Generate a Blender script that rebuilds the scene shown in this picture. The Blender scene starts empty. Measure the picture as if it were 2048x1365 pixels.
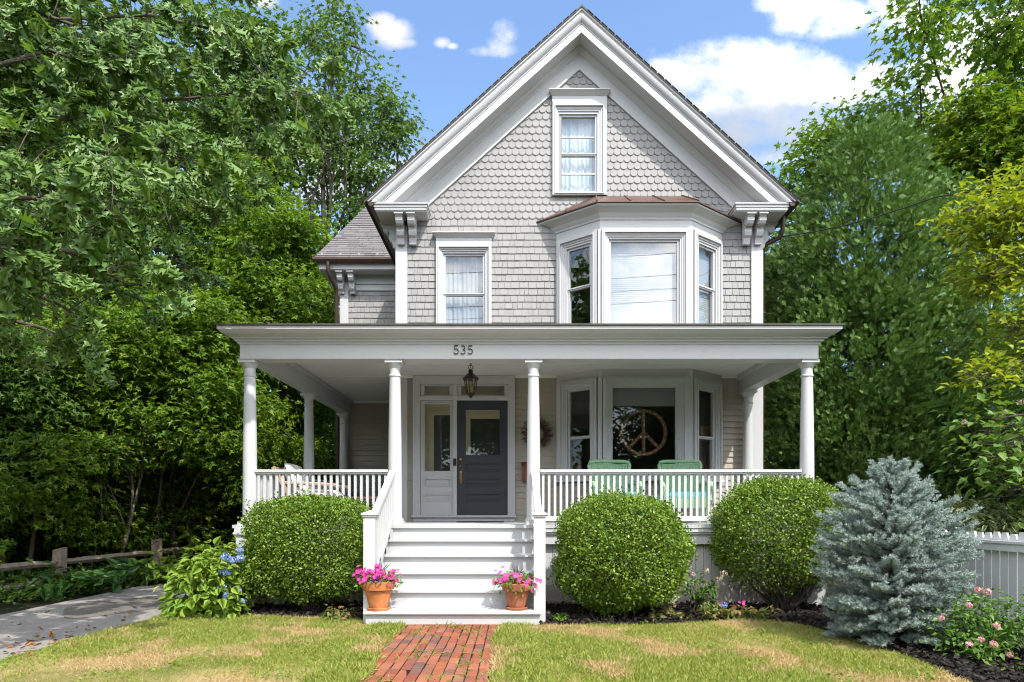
import bpy, math, random
import numpy as np
from mathutils import Vector, Matrix
R = math.radians
random.seed(7)
SC = bpy.context.scene
COL = SC.collection
F, CY, HC, VX, VY = 1279.0, -11.52, 1.33, 1031.0, 1020.0   # lens (px of the 2048 px photo), camera y and height, vanishing point

def at(px, py, d):
    """world point seen at photo pixel px,py at depth d from the camera"""
    return Vector(((px - VX) * d / F, CY + d, HC + (VY - py) * d / F))

# ------------------------------------------------------------------ mesh builder
class MB:
    def __init__(s, M=None):
        s.v = []; s.f = []; s.M = M
    def add(s, vs, fs):
        b = len(s.v)
        if s.M is not None: vs = [s.M @ Vector(v) for v in vs]
        s.v += [tuple(v) for v in vs]; s.f += [tuple(i + b for i in f) for f in fs]
    def box(s, x0, x1, y0, y1, z0, z1):
        s.add([(x0,y0,z0),(x1,y0,z0),(x1,y1,z0),(x0,y1,z0),(x0,y0,z1),(x1,y0,z1),(x1,y1,z1),(x0,y1,z1)],
              [(3,2,1,0),(4,5,6,7),(0,1,5,4),(1,2,6,5),(2,3,7,6),(3,0,4,7)])
    def quad(s, a, b, c, d): s.add([a, b, c, d], [(0,1,2,3)])
    def poly(s, pts): s.add(pts, [tuple(range(len(pts)))])
    def beam(s, p, q, w, h, up=(0,0,1)):
        p, q = Vector(p), Vector(q); t = (q - p).normalized()
        r = t.cross(Vector(up)).normalized(); u = r.cross(t)
        o = [r*a*w/2 + u*b*h/2 for a, b in ((-1,-1),(1,-1),(1,1),(-1,1))]
        s.add([p + k for k in o] + [q + k for k in o], [(3,2,1,0),(4,5,6,7),(0,1,5,4),(1,2,6,5),(2,3,7,6),(3,0,4,7)])
    def plumb(s, p, q, w, h):
        """sloping board whose section stays vertical (plumb-cut ends)"""
        p, q = Vector(p), Vector(q); t = (q - p); r = Vector((t.y, -t.x, 0)).normalized() * w/2; u = Vector((0,0,h/2))
        o = [-r-u, r-u, r+u, -r+u]
        s.add([p + k for k in o] + [q + k for k in o], [(3,2,1,0),(4,5,6,7),(0,1,5,4),(1,2,6,5),(2,3,7,6),(3,0,4,7)])
    def tube(s, pts, rad, n=6, cap=True):
        pts = [Vector(p) for p in pts]
        if not hasattr(rad, '__len__'): rad = [rad]*len(pts)
        ring = []; ref = Vector((0.13, 0.27, 1)).normalized()
        for i, p in enumerate(pts):
            t = (pts[min(i+1, len(pts)-1)] - pts[max(i-1, 0)]).normalized()
            a = t.cross(ref)
            if a.length < 1e-3: a = t.cross(Vector((1,0,0)))
            a.normalize(); b = t.cross(a)
            ring += [p + (a*math.cos(2*math.pi*k/n) + b*math.sin(2*math.pi*k/n))*rad[i] for k in range(n)]
        fs = [(i*n+k, i*n+(k+1)%n, (i+1)*n+(k+1)%n, (i+1)*n+k) for i in range(len(pts)-1) for k in range(n)]
        if cap: fs += [tuple(range(n))[::-1], tuple((len(pts)-1)*n + k for k in range(n))]
        s.add(ring, fs)
    def lathe(s, prof, c, n=20):
        vs = [(c[0]+r*math.cos(2*math.pi*k/n), c[1]+r*math.sin(2*math.pi*k/n), c[2]+z) for r, z in prof for k in range(n)]
        fs = [(i*n+k, i*n+(k+1)%n, (i+1)*n+(k+1)%n, (i+1)*n+k) for i in range(len(prof)-1) for k in range(n)]
        fs += [tuple(range(n))[::-1], tuple((len(prof)-1)*n + k for k in range(n))]
        s.add(vs, fs)
    def prism(s, poly, fn, a, b):
        n = len(poly)
        s.add([fn(p, a) for p in poly] + [fn(p, b) for p in poly],
              [tuple(range(n))[::-1], tuple(range(n, 2*n))] + [(i, (i+1)%n, n+(i+1)%n, n+i) for i in range(n)])
    def rect_frame(s, o, i, n0, n1):
        """o, i: (u0,u1,z0,z1) outer and inner rectangles; n0..n1 depth"""
        s.box(o[0], i[0], n0, n1, o[2], o[3]); s.box(i[1], o[1], n0, n1, o[2], o[3])
        if i[3] < o[3] - 1e-6: s.box(i[0], i[1], n0, n1, i[3], o[3])
        if o[2] < i[2] - 1e-6: s.box(i[0], i[1], n0, n1, o[2], i[2])
    def sweep(s, prof, path, cap=True):
        """path: list of functions (a,b)->point; prof: closed list of (a,b)"""
        n = len(prof); vs = [p(a, b) for p in path for a, b in prof]
        fs = [(i*n+k, (i+1)*n+k, (i+1)*n+(k+1)%n, i*n+(k+1)%n) for i in range(len(path)-1) for k in range(n)]
        if cap: fs += [tuple(range(n)), tuple((len(path)-1)*n + k for k in range(n))[::-1]]
        s.add(vs, fs)
    def build(s, name, mat, parent=None, smooth=None, label=None, loc=None):
        me = bpy.data.meshes.new(name)
        me.from_pydata(s.v, [], s.f); me.update()
        if s.M is not None or True:
            import bmesh
            bm = bmesh.new(); bm.from_mesh(me); bmesh.ops.recalc_face_normals(bm, faces=bm.faces[:]); bm.to_mesh(me); bm.free()
        if smooth:
            for p in me.polygons: p.use_smooth = True
            me.set_sharp_from_angle(angle=R(smooth))
        me.materials.append(mat)
        return link(name, me, parent, label)

def wloc(o):
    v = Vector((0,0,0))
    while o is not None: v += o.location; o = o.parent
    return v
def link(name, me, parent=None, label=None):
    o = bpy.data.objects.new(name, me); COL.objects.link(o)
    if parent is not None:
        o.parent = parent; o.location = -wloc(parent)
    if label: o['label'] = label
    return o
def tag(o, label, cat, group=None):
    o['label'] = label; o['category'] = cat
    if group: o['group'] = group
    return o
def thing(name, loc, label, cat, group=None):
    o = bpy.data.objects.new(name, None); COL.objects.link(o); o.location = loc; o.empty_display_size = .2
    return tag(o, label, cat, group)
def kind(o, k): o['kind'] = k; return o
def copy_tree(o, parent=None):
    c = o.copy(); COL.objects.link(c); c.parent = parent
    for ch in [x for x in o.children]: copy_tree(ch, c)
    return c

# ------------------------------------------------------------------ numpy leaves
def np_mesh(name, V, T, mat, parent=None, smooth=False, label=None):
    me = bpy.data.meshes.new(name); V = np.asarray(V, np.float32).reshape(-1, 3); T = np.asarray(T, np.int32).reshape(-1, 3)
    me.vertices.add(len(V)); me.vertices.foreach_set('co', V.ravel())
    me.loops.add(len(T)*3); me.loops.foreach_set('vertex_index', T.ravel())
    me.polygons.add(len(T)); me.polygons.foreach_set('loop_start', np.arange(0, len(T)*3, 3, dtype=np.int32))
    me.update(calc_edges=True); me.validate()
    if smooth: me.polygons.foreach_set('use_smooth', np.ones(len(T), bool))
    me.materials.append(mat)
    return link(name, me, parent, label)
def unit(a): return a / (np.linalg.norm(a, axis=1, keepdims=True) + 1e-9)
def leaf_arrays(tpl, P, D, N, S, bend=None, rng=None):
    tv, tf = tpl
    D = unit(D); Z = unit(N - (N*D).sum(1, keepdims=True)*D); X = np.cross(D, Z)
    n, k = len(P), len(tv)
    W = np.ones(n) if bend is None else bend
    L = tv[None]*S[:, None, None]
    Lz = L[:, :, 2:3]*W[:, None, None]
    V = P[:, None] + L[:, :, 0:1]*X[:, None] + L[:, :, 1:2]*D[:, None] + Lz*Z[:, None]
    T = tf[None] + (np.arange(n)*k)[:, None, None]
    return V.reshape(-1, 3), T.reshape(-1, 3)
def cat_arrays(lst):
    Vs, Ts, b = [], [], 0
    for V, T in lst: Vs.append(V); Ts.append(T + b); b += len(V)
    return np.concatenate(Vs), np.concatenate(Ts)
def tpl_half(pts, fold=.25, droop=.25):
    """half outline (x,y) from base (0,0) to tip (0,1); triangulated to the midrib"""
    v = []; f = []
    rib = []
    for x, y in pts: rib.append(len(v)); v.append((0, min(max(y, 0), 1), 0))
    for sgn in (1, -1):
        b = len(v)
        for x, y in pts: v.append((sgn*x, y, abs(x)*fold))
        for i in range(len(pts)-1):
            if pts[i][0] > 1e-6: f.append((rib[i], b+i, b+i+1))
            if pts[i+1][0] > 1e-6 or pts[i][0] > 1e-6: f.append((rib[i], b+i+1, rib[i+1]))
    v = np.array(v, float); v[:, 2] -= droop*v[:, 1]**2
    return v, np.array([t for t in f if len(set(t)) == 3])
def tpl_fan(pts, c=(0, .3), fold=.2, droop=.2):
    v = [(c[0], c[1], 0), (0, 0, 0), (0, 1, 0)]; f = []
    for sgn in (1, -1):
        ids = [1]
        for x, y in pts: ids.append(len(v)); v.append((sgn*x, y, abs(x)*fold))
        ids.append(2)
        f += [(0, ids[i], ids[i+1]) for i in range(len(ids)-1)]
    v = np.array(v, float); v[:, 2] -= droop*v[:, 1]**2
    return v, np.array(f)
OAK = tpl_half([(0,0),(.03,.10),(.07,.17),(.24,.25),(.14,.31),(.17,.36),(.36,.47),(.18,.53),(.19,.60),(.38,.75),(.18,.74),(.23,.92),(.09,.88),(0,1.0)], .25, .3)
OAK_FAR = tpl_half([(0,0),(.06,.16),(.24,.25),(.14,.32),(.36,.48),(.18,.55),(.37,.76),(.13,.82),(0,1.0)], .25, .3)
MAPLE = tpl_fan([(.16,-.02),(.42,.06),(.26,.2),(.58,.48),(.30,.50),(.22,.60)], (0,.3), .2, .25)
MAPLE_FAR = tpl_fan([(.38,.02),(.2,.2),(.52,.5),(.18,.55)], (0,.3), .2, .25)
OVATE = (np.array([(0,0,0),(.27,.4,.07),(0,1,-.2),(-.27,.4,.07),(0,.45,-.03)], float), np.array([(0,1,4),(1,2,4),(2,3,4),(3,0,4)]))
SMALL = (np.array([(0,0,0),(.33,.5,.1),(0,1,0),(-.33,.5,.1)], float), np.array([(0,1,2),(0,2,3)]))
BROAD = tpl_half([(0,0),(.22,.12),(.36,.32),(.34,.55),(.2,.78),(.07,.93),(0,1)], .22, .3)
LANCE = tpl_half([(0,0),(.11,.2),(.14,.45),(.09,.75),(0,1)], .3, .3)
def tpl_spray(n=4):
    v = []; f = []
    def blade(x, y, a, l, w):
        b = len(v); ca, sa = math.sin(a), math.cos(a)
        for s, t in ((-.5,.0),(.5,.0),(.35,.7),(0,1),(-.35,.7)):
            v.append((x + ca*l*t + sa*w*s, y + sa*l*t - ca*w*s, .12*l*t*t*(1 if len(f)%2 else -1)))
        f.extend([(b,b+1,b+2),(b,b+2,b+4),(b+4,b+2,b+3)])
    blade(0, 0, 0, 1, .10)
    for i in range(n):
        y = .12 + .7*i/n
        for s in (1, -1): blade(0, y, s*.75, (.55 - .42*i/n), .10)
    return np.array(v), np.array(f)
SPRAY = tpl_spray(4)
PETAL5 = None
def tpl_flower():
    v = [(0,0,-.25)]; f = []
    for i in range(5):
        a = 2*math.pi*i/5
        for da, r, z in ((-.55,.38,.02),(-.3,.55,.05),(.3,.55,.05),(.55,.38,.02)):
            v.append((r*math.cos(a+da), r*math.sin(a+da), z))
        b = 1+4*i; f += [(0,b,b+1),(0,b+1,b+2),(0,b+2,b+3)]
    return np.array(v), np.array(f)
FLOWER = tpl_flower()

def B(px, py, d, rx, rz, ry):
    p = at(px, py, d); return (p.x, p.y, p.z, rx*d/F, ry, rz*d/F)
def clumps(rng, blobs, n, shell=.45):
    bl = np.array(blobs, float); w = (bl[:,3]*bl[:,4]*bl[:,5])**(2/3); idx = rng.choice(len(bl), n, p=w/w.sum())
    u = unit(rng.normal(size=(n,3))); r = shell + (1-shell)*rng.random(n)**.6
    C = bl[idx,:3] + u*r[:,None]*bl[idx,3:6]
    return C, u
def foliage(rng, C, U, per, cr, size, droop=.3, flat=.45, tpl=MAPLE_FAR, up=1.0, jit=.5, svar=.3):
    n = len(C)*per; Cr = np.repeat(C, per, 0); Ur = np.repeat(U, per, 0)
    o = rng.normal(size=(n,3))*np.array([1,1,flat])*cr
    D = unit(o*np.array([1,1,.3])) + .5*Ur + np.array([0,0,-droop]) + rng.normal(size=(n,3))*.35
    N = np.array([0,0,up]) + .45*Ur + rng.normal(size=(n,3))*jit
    S = size*(1 + svar*(rng.random(n)*2-1))
    return leaf_arrays(tpl, Cr+o, D, N, S, .4 + rng.random(n)*1.4)
def wig(rng, p, q, n=5, amp=.06):
    """gently bent path from p to q"""
    p, q = Vector(p), Vector(q); L = (q-p).length; c = [Vector(rng.normal(size=3))*amp*L*k for k in (1, .55, .3)]
    return [p.lerp(q, i/n) + sum((c[k]*math.sin((k+1)*math.pi*i/n) for k in range(3)), Vector()) for i in range(n+1)]
def tree(name, base, blobs, label, cat, mat, bark, seed, n=600, per=14, cr=.22, size=.15, tpl=MAPLE_FAR, droop=.35, r0=.16, trunk_to=None,
         shell=.4, twigs=40, group=None, lean=None, extra=None, flat=.45, jit=.5):
    rng = np.random.default_rng(seed)
    t = thing(name, base, label, cat, group)
    bl = sorted(blobs, key=lambda b: b[2]); base = Vector(base)
    top = Vector(trunk_to) if trunk_to else Vector((bl[-1][0], bl[-1][1], bl[-1][2]))
    mb = MB(); tp = wig(rng, base - Vector((0,0,.1)), top, 9, .02 if lean is None else lean)
    mb.tube(tp, [r0*(1 - .88*i/9)*(1.25 if i == 0 else 1) for i in range(10)], 8)
    C, U = clumps(rng, blobs, n, shell)
    lim = []
    for b in bl:
        c = Vector(b[:3]); k = max(1, min(8, int(9*max(0, (c.z - base.z)*.62)/max(.1, top.z - base.z))))
        if (c - tp[k]).length < .3: continue
        l = wig(rng, tp[k], c, 5, .05); lim.append(l)
        rr = r0*(1-.88*k/9)*(.55 if r0 > .12 else .38); mb.tube(l, [rr*(1-.8*i/5)+.006 for i in range(6)], 6)
    for i in range(twigs):
        c = Vector(C[i]); best = min((p for l in lim + [tp[3:]] for p in l[1:]), key=lambda p: (p-c).length)
        mb.tube(wig(rng, best, c, 3, .06), [r0*.11+.004, r0*.08+.004, r0*.05+.003, .004], 5)
    mb.build('trunk', bark, t, smooth=60)
    arr = [foliage(rng, C, U, per, cr, size, droop, flat, tpl, jit=jit)]
    if extra: arr += extra(rng)
    V, T = cat_arrays(arr)
    np_mesh('crown', V, T, mat, t)
    return t
# ------------------------------------------------------------------ materials
def newmat(name):
    m = bpy.data.materials.new(name); m.use_nodes = True; nt = m.node_tree
    return m, nt, nt.nodes['Principled BSDF'], nt.nodes['Material Output']
def nd(nt, t, **k):
    n = nt.nodes.new(t)
    for a, v in k.items(): setattr(n, a, v)
    return n
def ramp(nt, src, stops):
    r = nd(nt, 'ShaderNodeValToRGB'); e = r.color_ramp.elements
    while len(e) < len(stops): e.new(.5)
    for x, (p, c) in zip(e, stops): x.position = p; x.color = (*c, 1)
    nt.links.new(src, r.inputs[0]); return r
def noise(nt, scale, detail=4, rough=.6, vec=None):
    n = nd(nt, 'ShaderNodeTexNoise'); n.inputs['Scale'].default_value = scale; n.inputs['Detail'].default_value = detail; n.inputs['Roughness'].default_value = rough
    if vec is None: vec = nd(nt, 'ShaderNodeTexCoord').outputs['Object']
    nt.links.new(vec, n.inputs['Vector']); return n
def mixc(nt, fac, a, b, mode='MIX'):
    m = nd(nt, 'ShaderNodeMix', data_type='RGBA', blend_type=mode)
    for s, v in ((m.inputs[0], fac), (m.inputs[6], a), (m.inputs[7], b)):
        if isinstance(v, (int, float)): s.default_value = v
        elif isinstance(v, tuple): s.default_value = (*v, 1)
        else: nt.links.new(v, s)
    return m.outputs[2]
def bump(nt, b, h, strength=.3, dist=.01):
    n = nd(nt, 'ShaderNodeBump'); n.inputs['Strength'].default_value = strength; n.inputs['Distance'].default_value = dist
    nt.links.new(h, n.inputs['Height']); nt.links.new(n.outputs[0], b.inputs['Normal'])
def isl(nt): return nd(nt, 'ShaderNodeNewGeometry').outputs['Random Per Island']
def stretch(nt, s):
    mp = nd(nt, 'ShaderNodeMapping'); mp.inputs['Scale'].default_value = s
    nt.links.new(nd(nt, 'ShaderNodeTexCoord').outputs['Object'], mp.inputs['Vector']); return mp.outputs[0]
def paint(name, c, rough=.5, dirt=.12, dirtc=None, var=0., bs=.06):
    """painted wood: faint weather stains, brush bump, slight board to board variation"""
    m, nt, b, o = newmat(name)
    n = noise(nt, 1.6, 6, .65, stretch(nt, (1, 1, .35))); f = nd(nt, 'ShaderNodeMapRange'); f.inputs[1].default_value = .45; f.inputs[2].default_value = .8; f.inputs[4].default_value = dirt
    nt.links.new(n.outputs[0], f.inputs[0])
    col = mixc(nt, f.outputs[0], c, dirtc or tuple(x*.62 for x in c))
    sp = nd(nt, 'ShaderNodeMapRange'); sp.inputs[1].default_value = .60; sp.inputs[2].default_value = .70; sp.inputs[4].default_value = dirt*1.2
    nt.links.new(noise(nt, 9, 7, .72, stretch(nt, (.5, 1, .8))).outputs[0], sp.inputs[0]); col = mixc(nt, sp.outputs[0], col, tuple(x*.7 for x in (dirtc or c)))
    if var:
        rr = ramp(nt, isl(nt), [(0, (1-var,)*3), (1, (1+var*.6,)*3)])
        col = mixc(nt, 1.0, col, rr.outputs[0], 'MULTIPLY')
    nt.links.new(col, b.inputs['Base Color']); b.inputs['Roughness'].default_value = rough; b.inputs['Specular IOR Level'].default_value = .35
    bump(nt, b, noise(nt, 60, 3, .6, stretch(nt, (1, 1, .25))).outputs[0], bs*4, .004)
    return m
def plain(name, c, rough=.6, metal=0., var=.15, scale=12, bs=.2):
    m, nt, b, o = newmat(name)
    r = ramp(nt, noise(nt, scale, 5, .65).outputs[0], [(.3, tuple(x*(1-var) for x in c)), (.7, tuple(x*(1+var) for x in c))])
    nt.links.new(r.outputs[0], b.inputs['Base Color']); b.inputs['Roughness'].default_value = rough; b.inputs['Metallic'].default_value = metal
    if bs: bump(nt, b, noise(nt, scale*6, 4).outputs[0], bs, .004)
    return m
def island(name, cols, rough=.6, trans=0., spec=.35, tint=(1.25, 1.2, .55), noise_mix=None):
    """a material whose colour varies from leaf to leaf (or shingle to shingle)"""
    m, nt, b, o = newmat(name)
    r = ramp(nt, isl(nt), [(i/(len(cols)-1), c) for i, c in enumerate(cols)])
    col = r.outputs[0]
    if noise_mix:
        sc, c2, lo, hi = noise_mix
        f = nd(nt, 'ShaderNodeMapRange'); f.inputs[1].default_value = lo; f.inputs[2].default_value = hi
        nt.links.new(noise(nt, sc, 3).outputs[0], f.inputs[0]); col = mixc(nt, f.outputs[0], col, c2)
    nt.links.new(col, b.inputs['Base Color']); b.inputs['Roughness'].default_value = rough; b.inputs['Specular IOR Level'].default_value = spec
    if trans:
        t = nd(nt, 'ShaderNodeBsdfTranslucent'); nt.links.new(mixc(nt, 1., col, tint, 'MULTIPLY'), t.inputs[0])
        x = nd(nt, 'ShaderNodeMixShader'); x.inputs[0].default_value = trans
        nt.links.new(b.outputs[0], x.inputs[1]); nt.links.new(t.outputs[0], x.inputs[2]); nt.links.new(x.outputs[0], o.inputs[0])
    return m
def glassmat(name, refl=1.9, tint=(.93, .96, .95), extra=.0):
    m, nt, b, o = newmat(name); nt.nodes.remove(b)
    tr = nd(nt, 'ShaderNodeBsdfTransparent'); tr.inputs[0].default_value = (*tint, 1)
    g = nd(nt, 'ShaderNodeBsdfGlossy'); g.inputs['Roughness'].default_value = .0
    ge = nd(nt, 'ShaderNodeNewGeometry'); dt = nd(nt, 'ShaderNodeVectorMath', operation='DOT_PRODUCT'); nt.links.new(ge.outputs['Normal'], dt.inputs[0]); nt.links.new(ge.outputs['Incoming'], dt.inputs[1])
    def mm(op, a, b=0.):
        q = nd(nt, 'ShaderNodeMath', operation=op)
        for i, v in ((0, a), (1, b)):
            if isinstance(v, (int, float)): q.inputs[i].default_value = v
            else: nt.links.new(v, q.inputs[i])
        return q.outputs[0]
    r0 = ((refl-1)/(refl+1))**2
    fr = mm('ADD', mm('MULTIPLY', mm('POWER', mm('SUBTRACT', 1.0, mm('ABSOLUTE', dt.outputs['Value'])), 5.0), 1-r0), r0)
    bn = nd(nt, 'ShaderNodeBump'); bn.inputs['Strength'].default_value = .02; bn.inputs['Distance'].default_value = .02
    nt.links.new(noise(nt, 1.3, 1).outputs[0], bn.inputs['Height']); nt.links.new(bn.outputs[0], g.inputs['Normal'])
    ad = nd(nt, 'ShaderNodeMath', operation='ADD', use_clamp=True); ad.inputs[1].default_value = extra; nt.links.new(fr, ad.inputs[0])
    x = nd(nt, 'ShaderNodeMixShader'); nt.links.new(ad.outputs[0], x.inputs[0])
    nt.links.new(tr.outputs[0], x.inputs[1]); nt.links.new(g.outputs[0], x.inputs[2]); nt.links.new(x.outputs[0], o.inputs[0])
    return m

M = {}
M['white'] = paint('white trim paint', (.525, .53, .535), .45, .26, (.52, .51, .48))
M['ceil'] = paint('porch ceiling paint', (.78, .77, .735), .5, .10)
M['step'] = paint('white step paint', (.465, .47, .475), .5, .42, (.50, .49, .46))
M['shingle'] = paint('grey shingle paint', (.302, .296, .289), .65, .30, None, .06, .1)
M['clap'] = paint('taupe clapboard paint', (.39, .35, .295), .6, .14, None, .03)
M['door'] = paint('slate blue door paint', (.046, .053, .062), .35, .15)
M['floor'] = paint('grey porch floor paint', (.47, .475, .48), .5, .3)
M['skirt'] = paint('grey white skirt paint', (.55, .55, .54), .6, .3)
M['copper'] = plain('brown copper', (.115, .064, .047), .42, .35, .3, 3, .05)
M['bronze'] = plain('brown aluminium', (.060, .036, .028), .4, .2, .2, 3, .05)
M['slate'] = island('roof slate', [(.115,.105,.11),(.175,.165,.165),(.145,.13,.125),(.20,.19,.185)], .75)
M['roofdark'] = plain('dark roofing', (.075, .062, .055), .8)
M['glass'] = glassmat('window glass', 1.75)
M['glass_up'] = glassmat('upper window glass', 1.9, (.9, .94, .95), .09)
M['black'] = plain('black metal', (.02, .018, .016), .45, .3, .1)
M['brass'] = plain('old brass', (.45, .27, .10), .35, .8, .2)
M['lantern'] = plain('dark bronze lantern', (.045, .032, .022), .45, .5, .3, 30)
M['amber'] = glassmat('lantern glass', 1.5, (.88, .80, .66), .05)
M['candle'] = plain('candle wax', (.7, .66, .56), .5)
M['wreath'] = island('dry twigs', [(.05,.025,.018),(.12,.065,.045),(.075,.04,.03)], .8)
M['rustbox'] = plain('rusty red metal', (.19, .055, .035), .6, .1, .3, 20)
M['mat'] = plain('black doormat', (.02,.019,.018), .95)
M['terra'] = plain('sunlit terracotta', (.50, .175, .055), .8, 0, .30, 7)  # lighter copy: the left pot's sunlight is put into its colour
M['terra2'] = plain('less sunlit terracotta', (.35, .12, .055), .8, 0, .34, 7)  # darker copy of the clay for the pot in less sun
M['soil'] = plain('soil', (.02,.014,.01), .95)
M['wicker'] = plain('green wicker paint', (.26, .43, .25), .55, 0, .25, 60)
M['teal'] = plain('teal cloth', (.10, .36, .42), .8, 0, .2, 25)
M['tealpaint'] = plain('pale teal paint', (.22, .44, .45), .55, 0, .12, 8)
M['cushion'] = plain('grey white cushion cloth', (.55, .54, .52), .9, 0, .12, 8)
M['greycloth'] = plain('blue grey cushion cloth', (.20, .22, .25), .9, 0, .12, 8)
M['oakwood'] = plain('warm wood', (.36, .20, .12), .55, 0, .25, 14)
M['bleached'] = plain('bleached wood', (.42, .29, .21), .6, 0, .2, 14)
M['rust'] = plain('rusty steel', (.27, .13, .06), .7, 0, .5, 14)
M['bulb'] = plain('frosted bulbs', (.7, .62, .5), .3)
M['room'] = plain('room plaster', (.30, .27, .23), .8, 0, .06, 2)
M['cream'] = plain('cream paint', (.85, .74, .50), .6, 0, .05, 2)
M['curtain'] = plain('white curtain cloth', (.36, .37, .37), .9, 0, .05, 5)
M['curtain2'] = island('teal and tan curtain cloth', [(.50,.62,.64),(.62,.70,.70),(.68,.64,.55)], .9)
M['blind'] = plain('white blind', (.41, .415, .42), .6, 0, .03, 3)
M['shade'] = plain('grey roller shade', (.22,.22,.22), .8, 0, .05, 3)
M['concrete'] = plain('concrete', (.42,.38,.34), .9, 0, .2, 20, .5)
M['wood'] = plain('weathered rail wood', (.27, .21, .165), .85, 0, .35, 10, .5)
M['fencewhite'] = paint('weathered white fence paint', (.70, .70, .70), .65, .4, (.36,.34,.32))
M['bark'] = plain('grey bark', (.10, .078, .06), .95, 0, .4, 9, .8)
M['barklight'] = plain('pale bark', (.17, .135, .10), .9, 0, .35, 9, .6)
M['barkdark'] = plain('dark bark', (.05, .038, .028), .95, 0, .4, 9, .8)
M['wire'] = plain('black cable', (.02,.02,.02), .5)
M['pole'] = plain('pole wood', (.16,.12,.09), .9)
# leaves
M['oak'] = island('oak leaf', [(.085,.18,.028),(.135,.255,.045),(.185,.31,.075),(.12,.225,.035),(.24,.35,.11)], .42, .32, .65)
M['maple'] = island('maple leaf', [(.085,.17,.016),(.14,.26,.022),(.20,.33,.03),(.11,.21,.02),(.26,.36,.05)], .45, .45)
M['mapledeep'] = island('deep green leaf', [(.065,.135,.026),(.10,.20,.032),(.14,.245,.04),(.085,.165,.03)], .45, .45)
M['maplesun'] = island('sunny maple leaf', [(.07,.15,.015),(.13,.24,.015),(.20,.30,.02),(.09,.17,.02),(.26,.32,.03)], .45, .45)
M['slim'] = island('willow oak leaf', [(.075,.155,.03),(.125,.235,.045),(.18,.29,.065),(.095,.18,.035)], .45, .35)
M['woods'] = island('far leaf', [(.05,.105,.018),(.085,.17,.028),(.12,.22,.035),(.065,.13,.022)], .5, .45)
M['arbor'] = island('arborvitae spray', [(.06,.13,.03),(.11,.205,.045),(.155,.265,.06),(.08,.165,.035),(.23,.32,.085)], .55, .2, .3, (1.1,1.15,.7), (.9, (.10,.055,.025), .80, .84))
M['bush'] = island('holly leaf', [(.05,.10,.012),(.11,.20,.018),(.20,.31,.025),(.075,.15,.015),(.27,.36,.04)], .42, .22, .4, (1.25,1.2,.55), (2.6, (.17,.10,.03), .69, .74))
M['spruce'] = island('blue spruce needle', [(.25,.33,.29),(.34,.42,.38),(.44,.52,.47),(.30,.38,.34)], .6, .12, .3, (1,1,1), (8.0, (.19,.19,.14), .63, .72))
M['hydrangea'] = island('hydrangea leaf', [(.16,.28,.03),(.24,.38,.045),(.32,.44,.07),(.20,.32,.035)], .45, .35)
M['bluebloom'] = island('blue bloom', [(.17,.27,.62),(.30,.42,.75),(.42,.50,.80),(.24,.34,.66)], .7, .25, .2, (1,1,1))
M['hosta'] = island('hosta leaf', [(.05,.13,.035),(.09,.21,.05),(.15,.28,.06)], .4, .25)
M['yellowleaf'] = island('yellow green leaf', [(.17,.26,.018),(.26,.34,.026),(.36,.40,.045),(.22,.30,.022)], .4, .4)
M['viburnum'] = island('viburnum leaf', [(0.060,0.144,0.024),(0.120,0.240,0.036),(0.204,0.312,0.060),(0.096,0.192,0.036)], .45, .35)
M['varieg'] = island('variegated leaf', [(.08,.15,.04),(.42,.46,.26),(.16,.24,.07),(.52,.52,.34)], .45, .3)
M['rose'] = island('rose leaf', [(.05,.12,.018),(.10,.21,.03),(.16,.27,.05)], .4, .3)
M['pink'] = island('pink petunia', [(.62,.05,.28),(.75,.10,.42),(.55,.03,.24)], .6, .3, .2, (1,1,1))
M['palepink'] = island('pale pink rose', [(.75,.36,.38),(.82,.5,.5),(.7,.28,.3)], .6, .3, .2, (1,1,1))
M['purple'] = island('purple petunia', [(.14,.03,.25),(.2,.06,.32)], .6, .2, .2, (1,1,1))
M['potleaf'] = island('pot leaf', [(.06,.15,.02),(.12,.24,.03),(.2,.3,.03)], .45, .3)
M['spike'] = island('dark grass spike', [(.05,.07,.03),(.10,.11,.04)], .5, .2)
M['dried'] = island('dried hydrangea', [(.42,.33,.24),(.5,.45,.3),(.30,.22,.2)], .8, .2, .2, (1,1,1))
M['coleus'] = island('bedding leaf', [(.10,.16,.03),(.22,.2,.06),(.26,.14,.06)], .5, .3)
M['dryleaf'] = island('fallen leaf', [(.26,.11,.03),(.36,.18,.05),(.18,.08,.03)], .8)
M['grass'] = island('grass blade', [(.16,.225,.028),(.235,.30,.042),(.31,.365,.065),(.39,.365,.125),(.195,.26,.035)], .5, .35, .3, (1.2,1.15,.6), (.95, (.50,.38,.19), .505, .585))
M['weed'] = island('path weed', [(.09,.18,.02),(.16,.27,.03),(.22,.30,.05)], .5, .3)
M['brick'] = island('path brick', [(.24,.070,.038),(.30,.098,.052),(.20,.06,.04),(.33,.125,.07),(.13,.065,.06)], .85, 0, .2, (1,1,1), (3.0, (.15,.10,.075), .52, .74))
M['mulch'] = island('mulch chip', [(.010,.008,.007),(.022,.017,.014),(.035,.028,.022)], .9)
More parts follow.
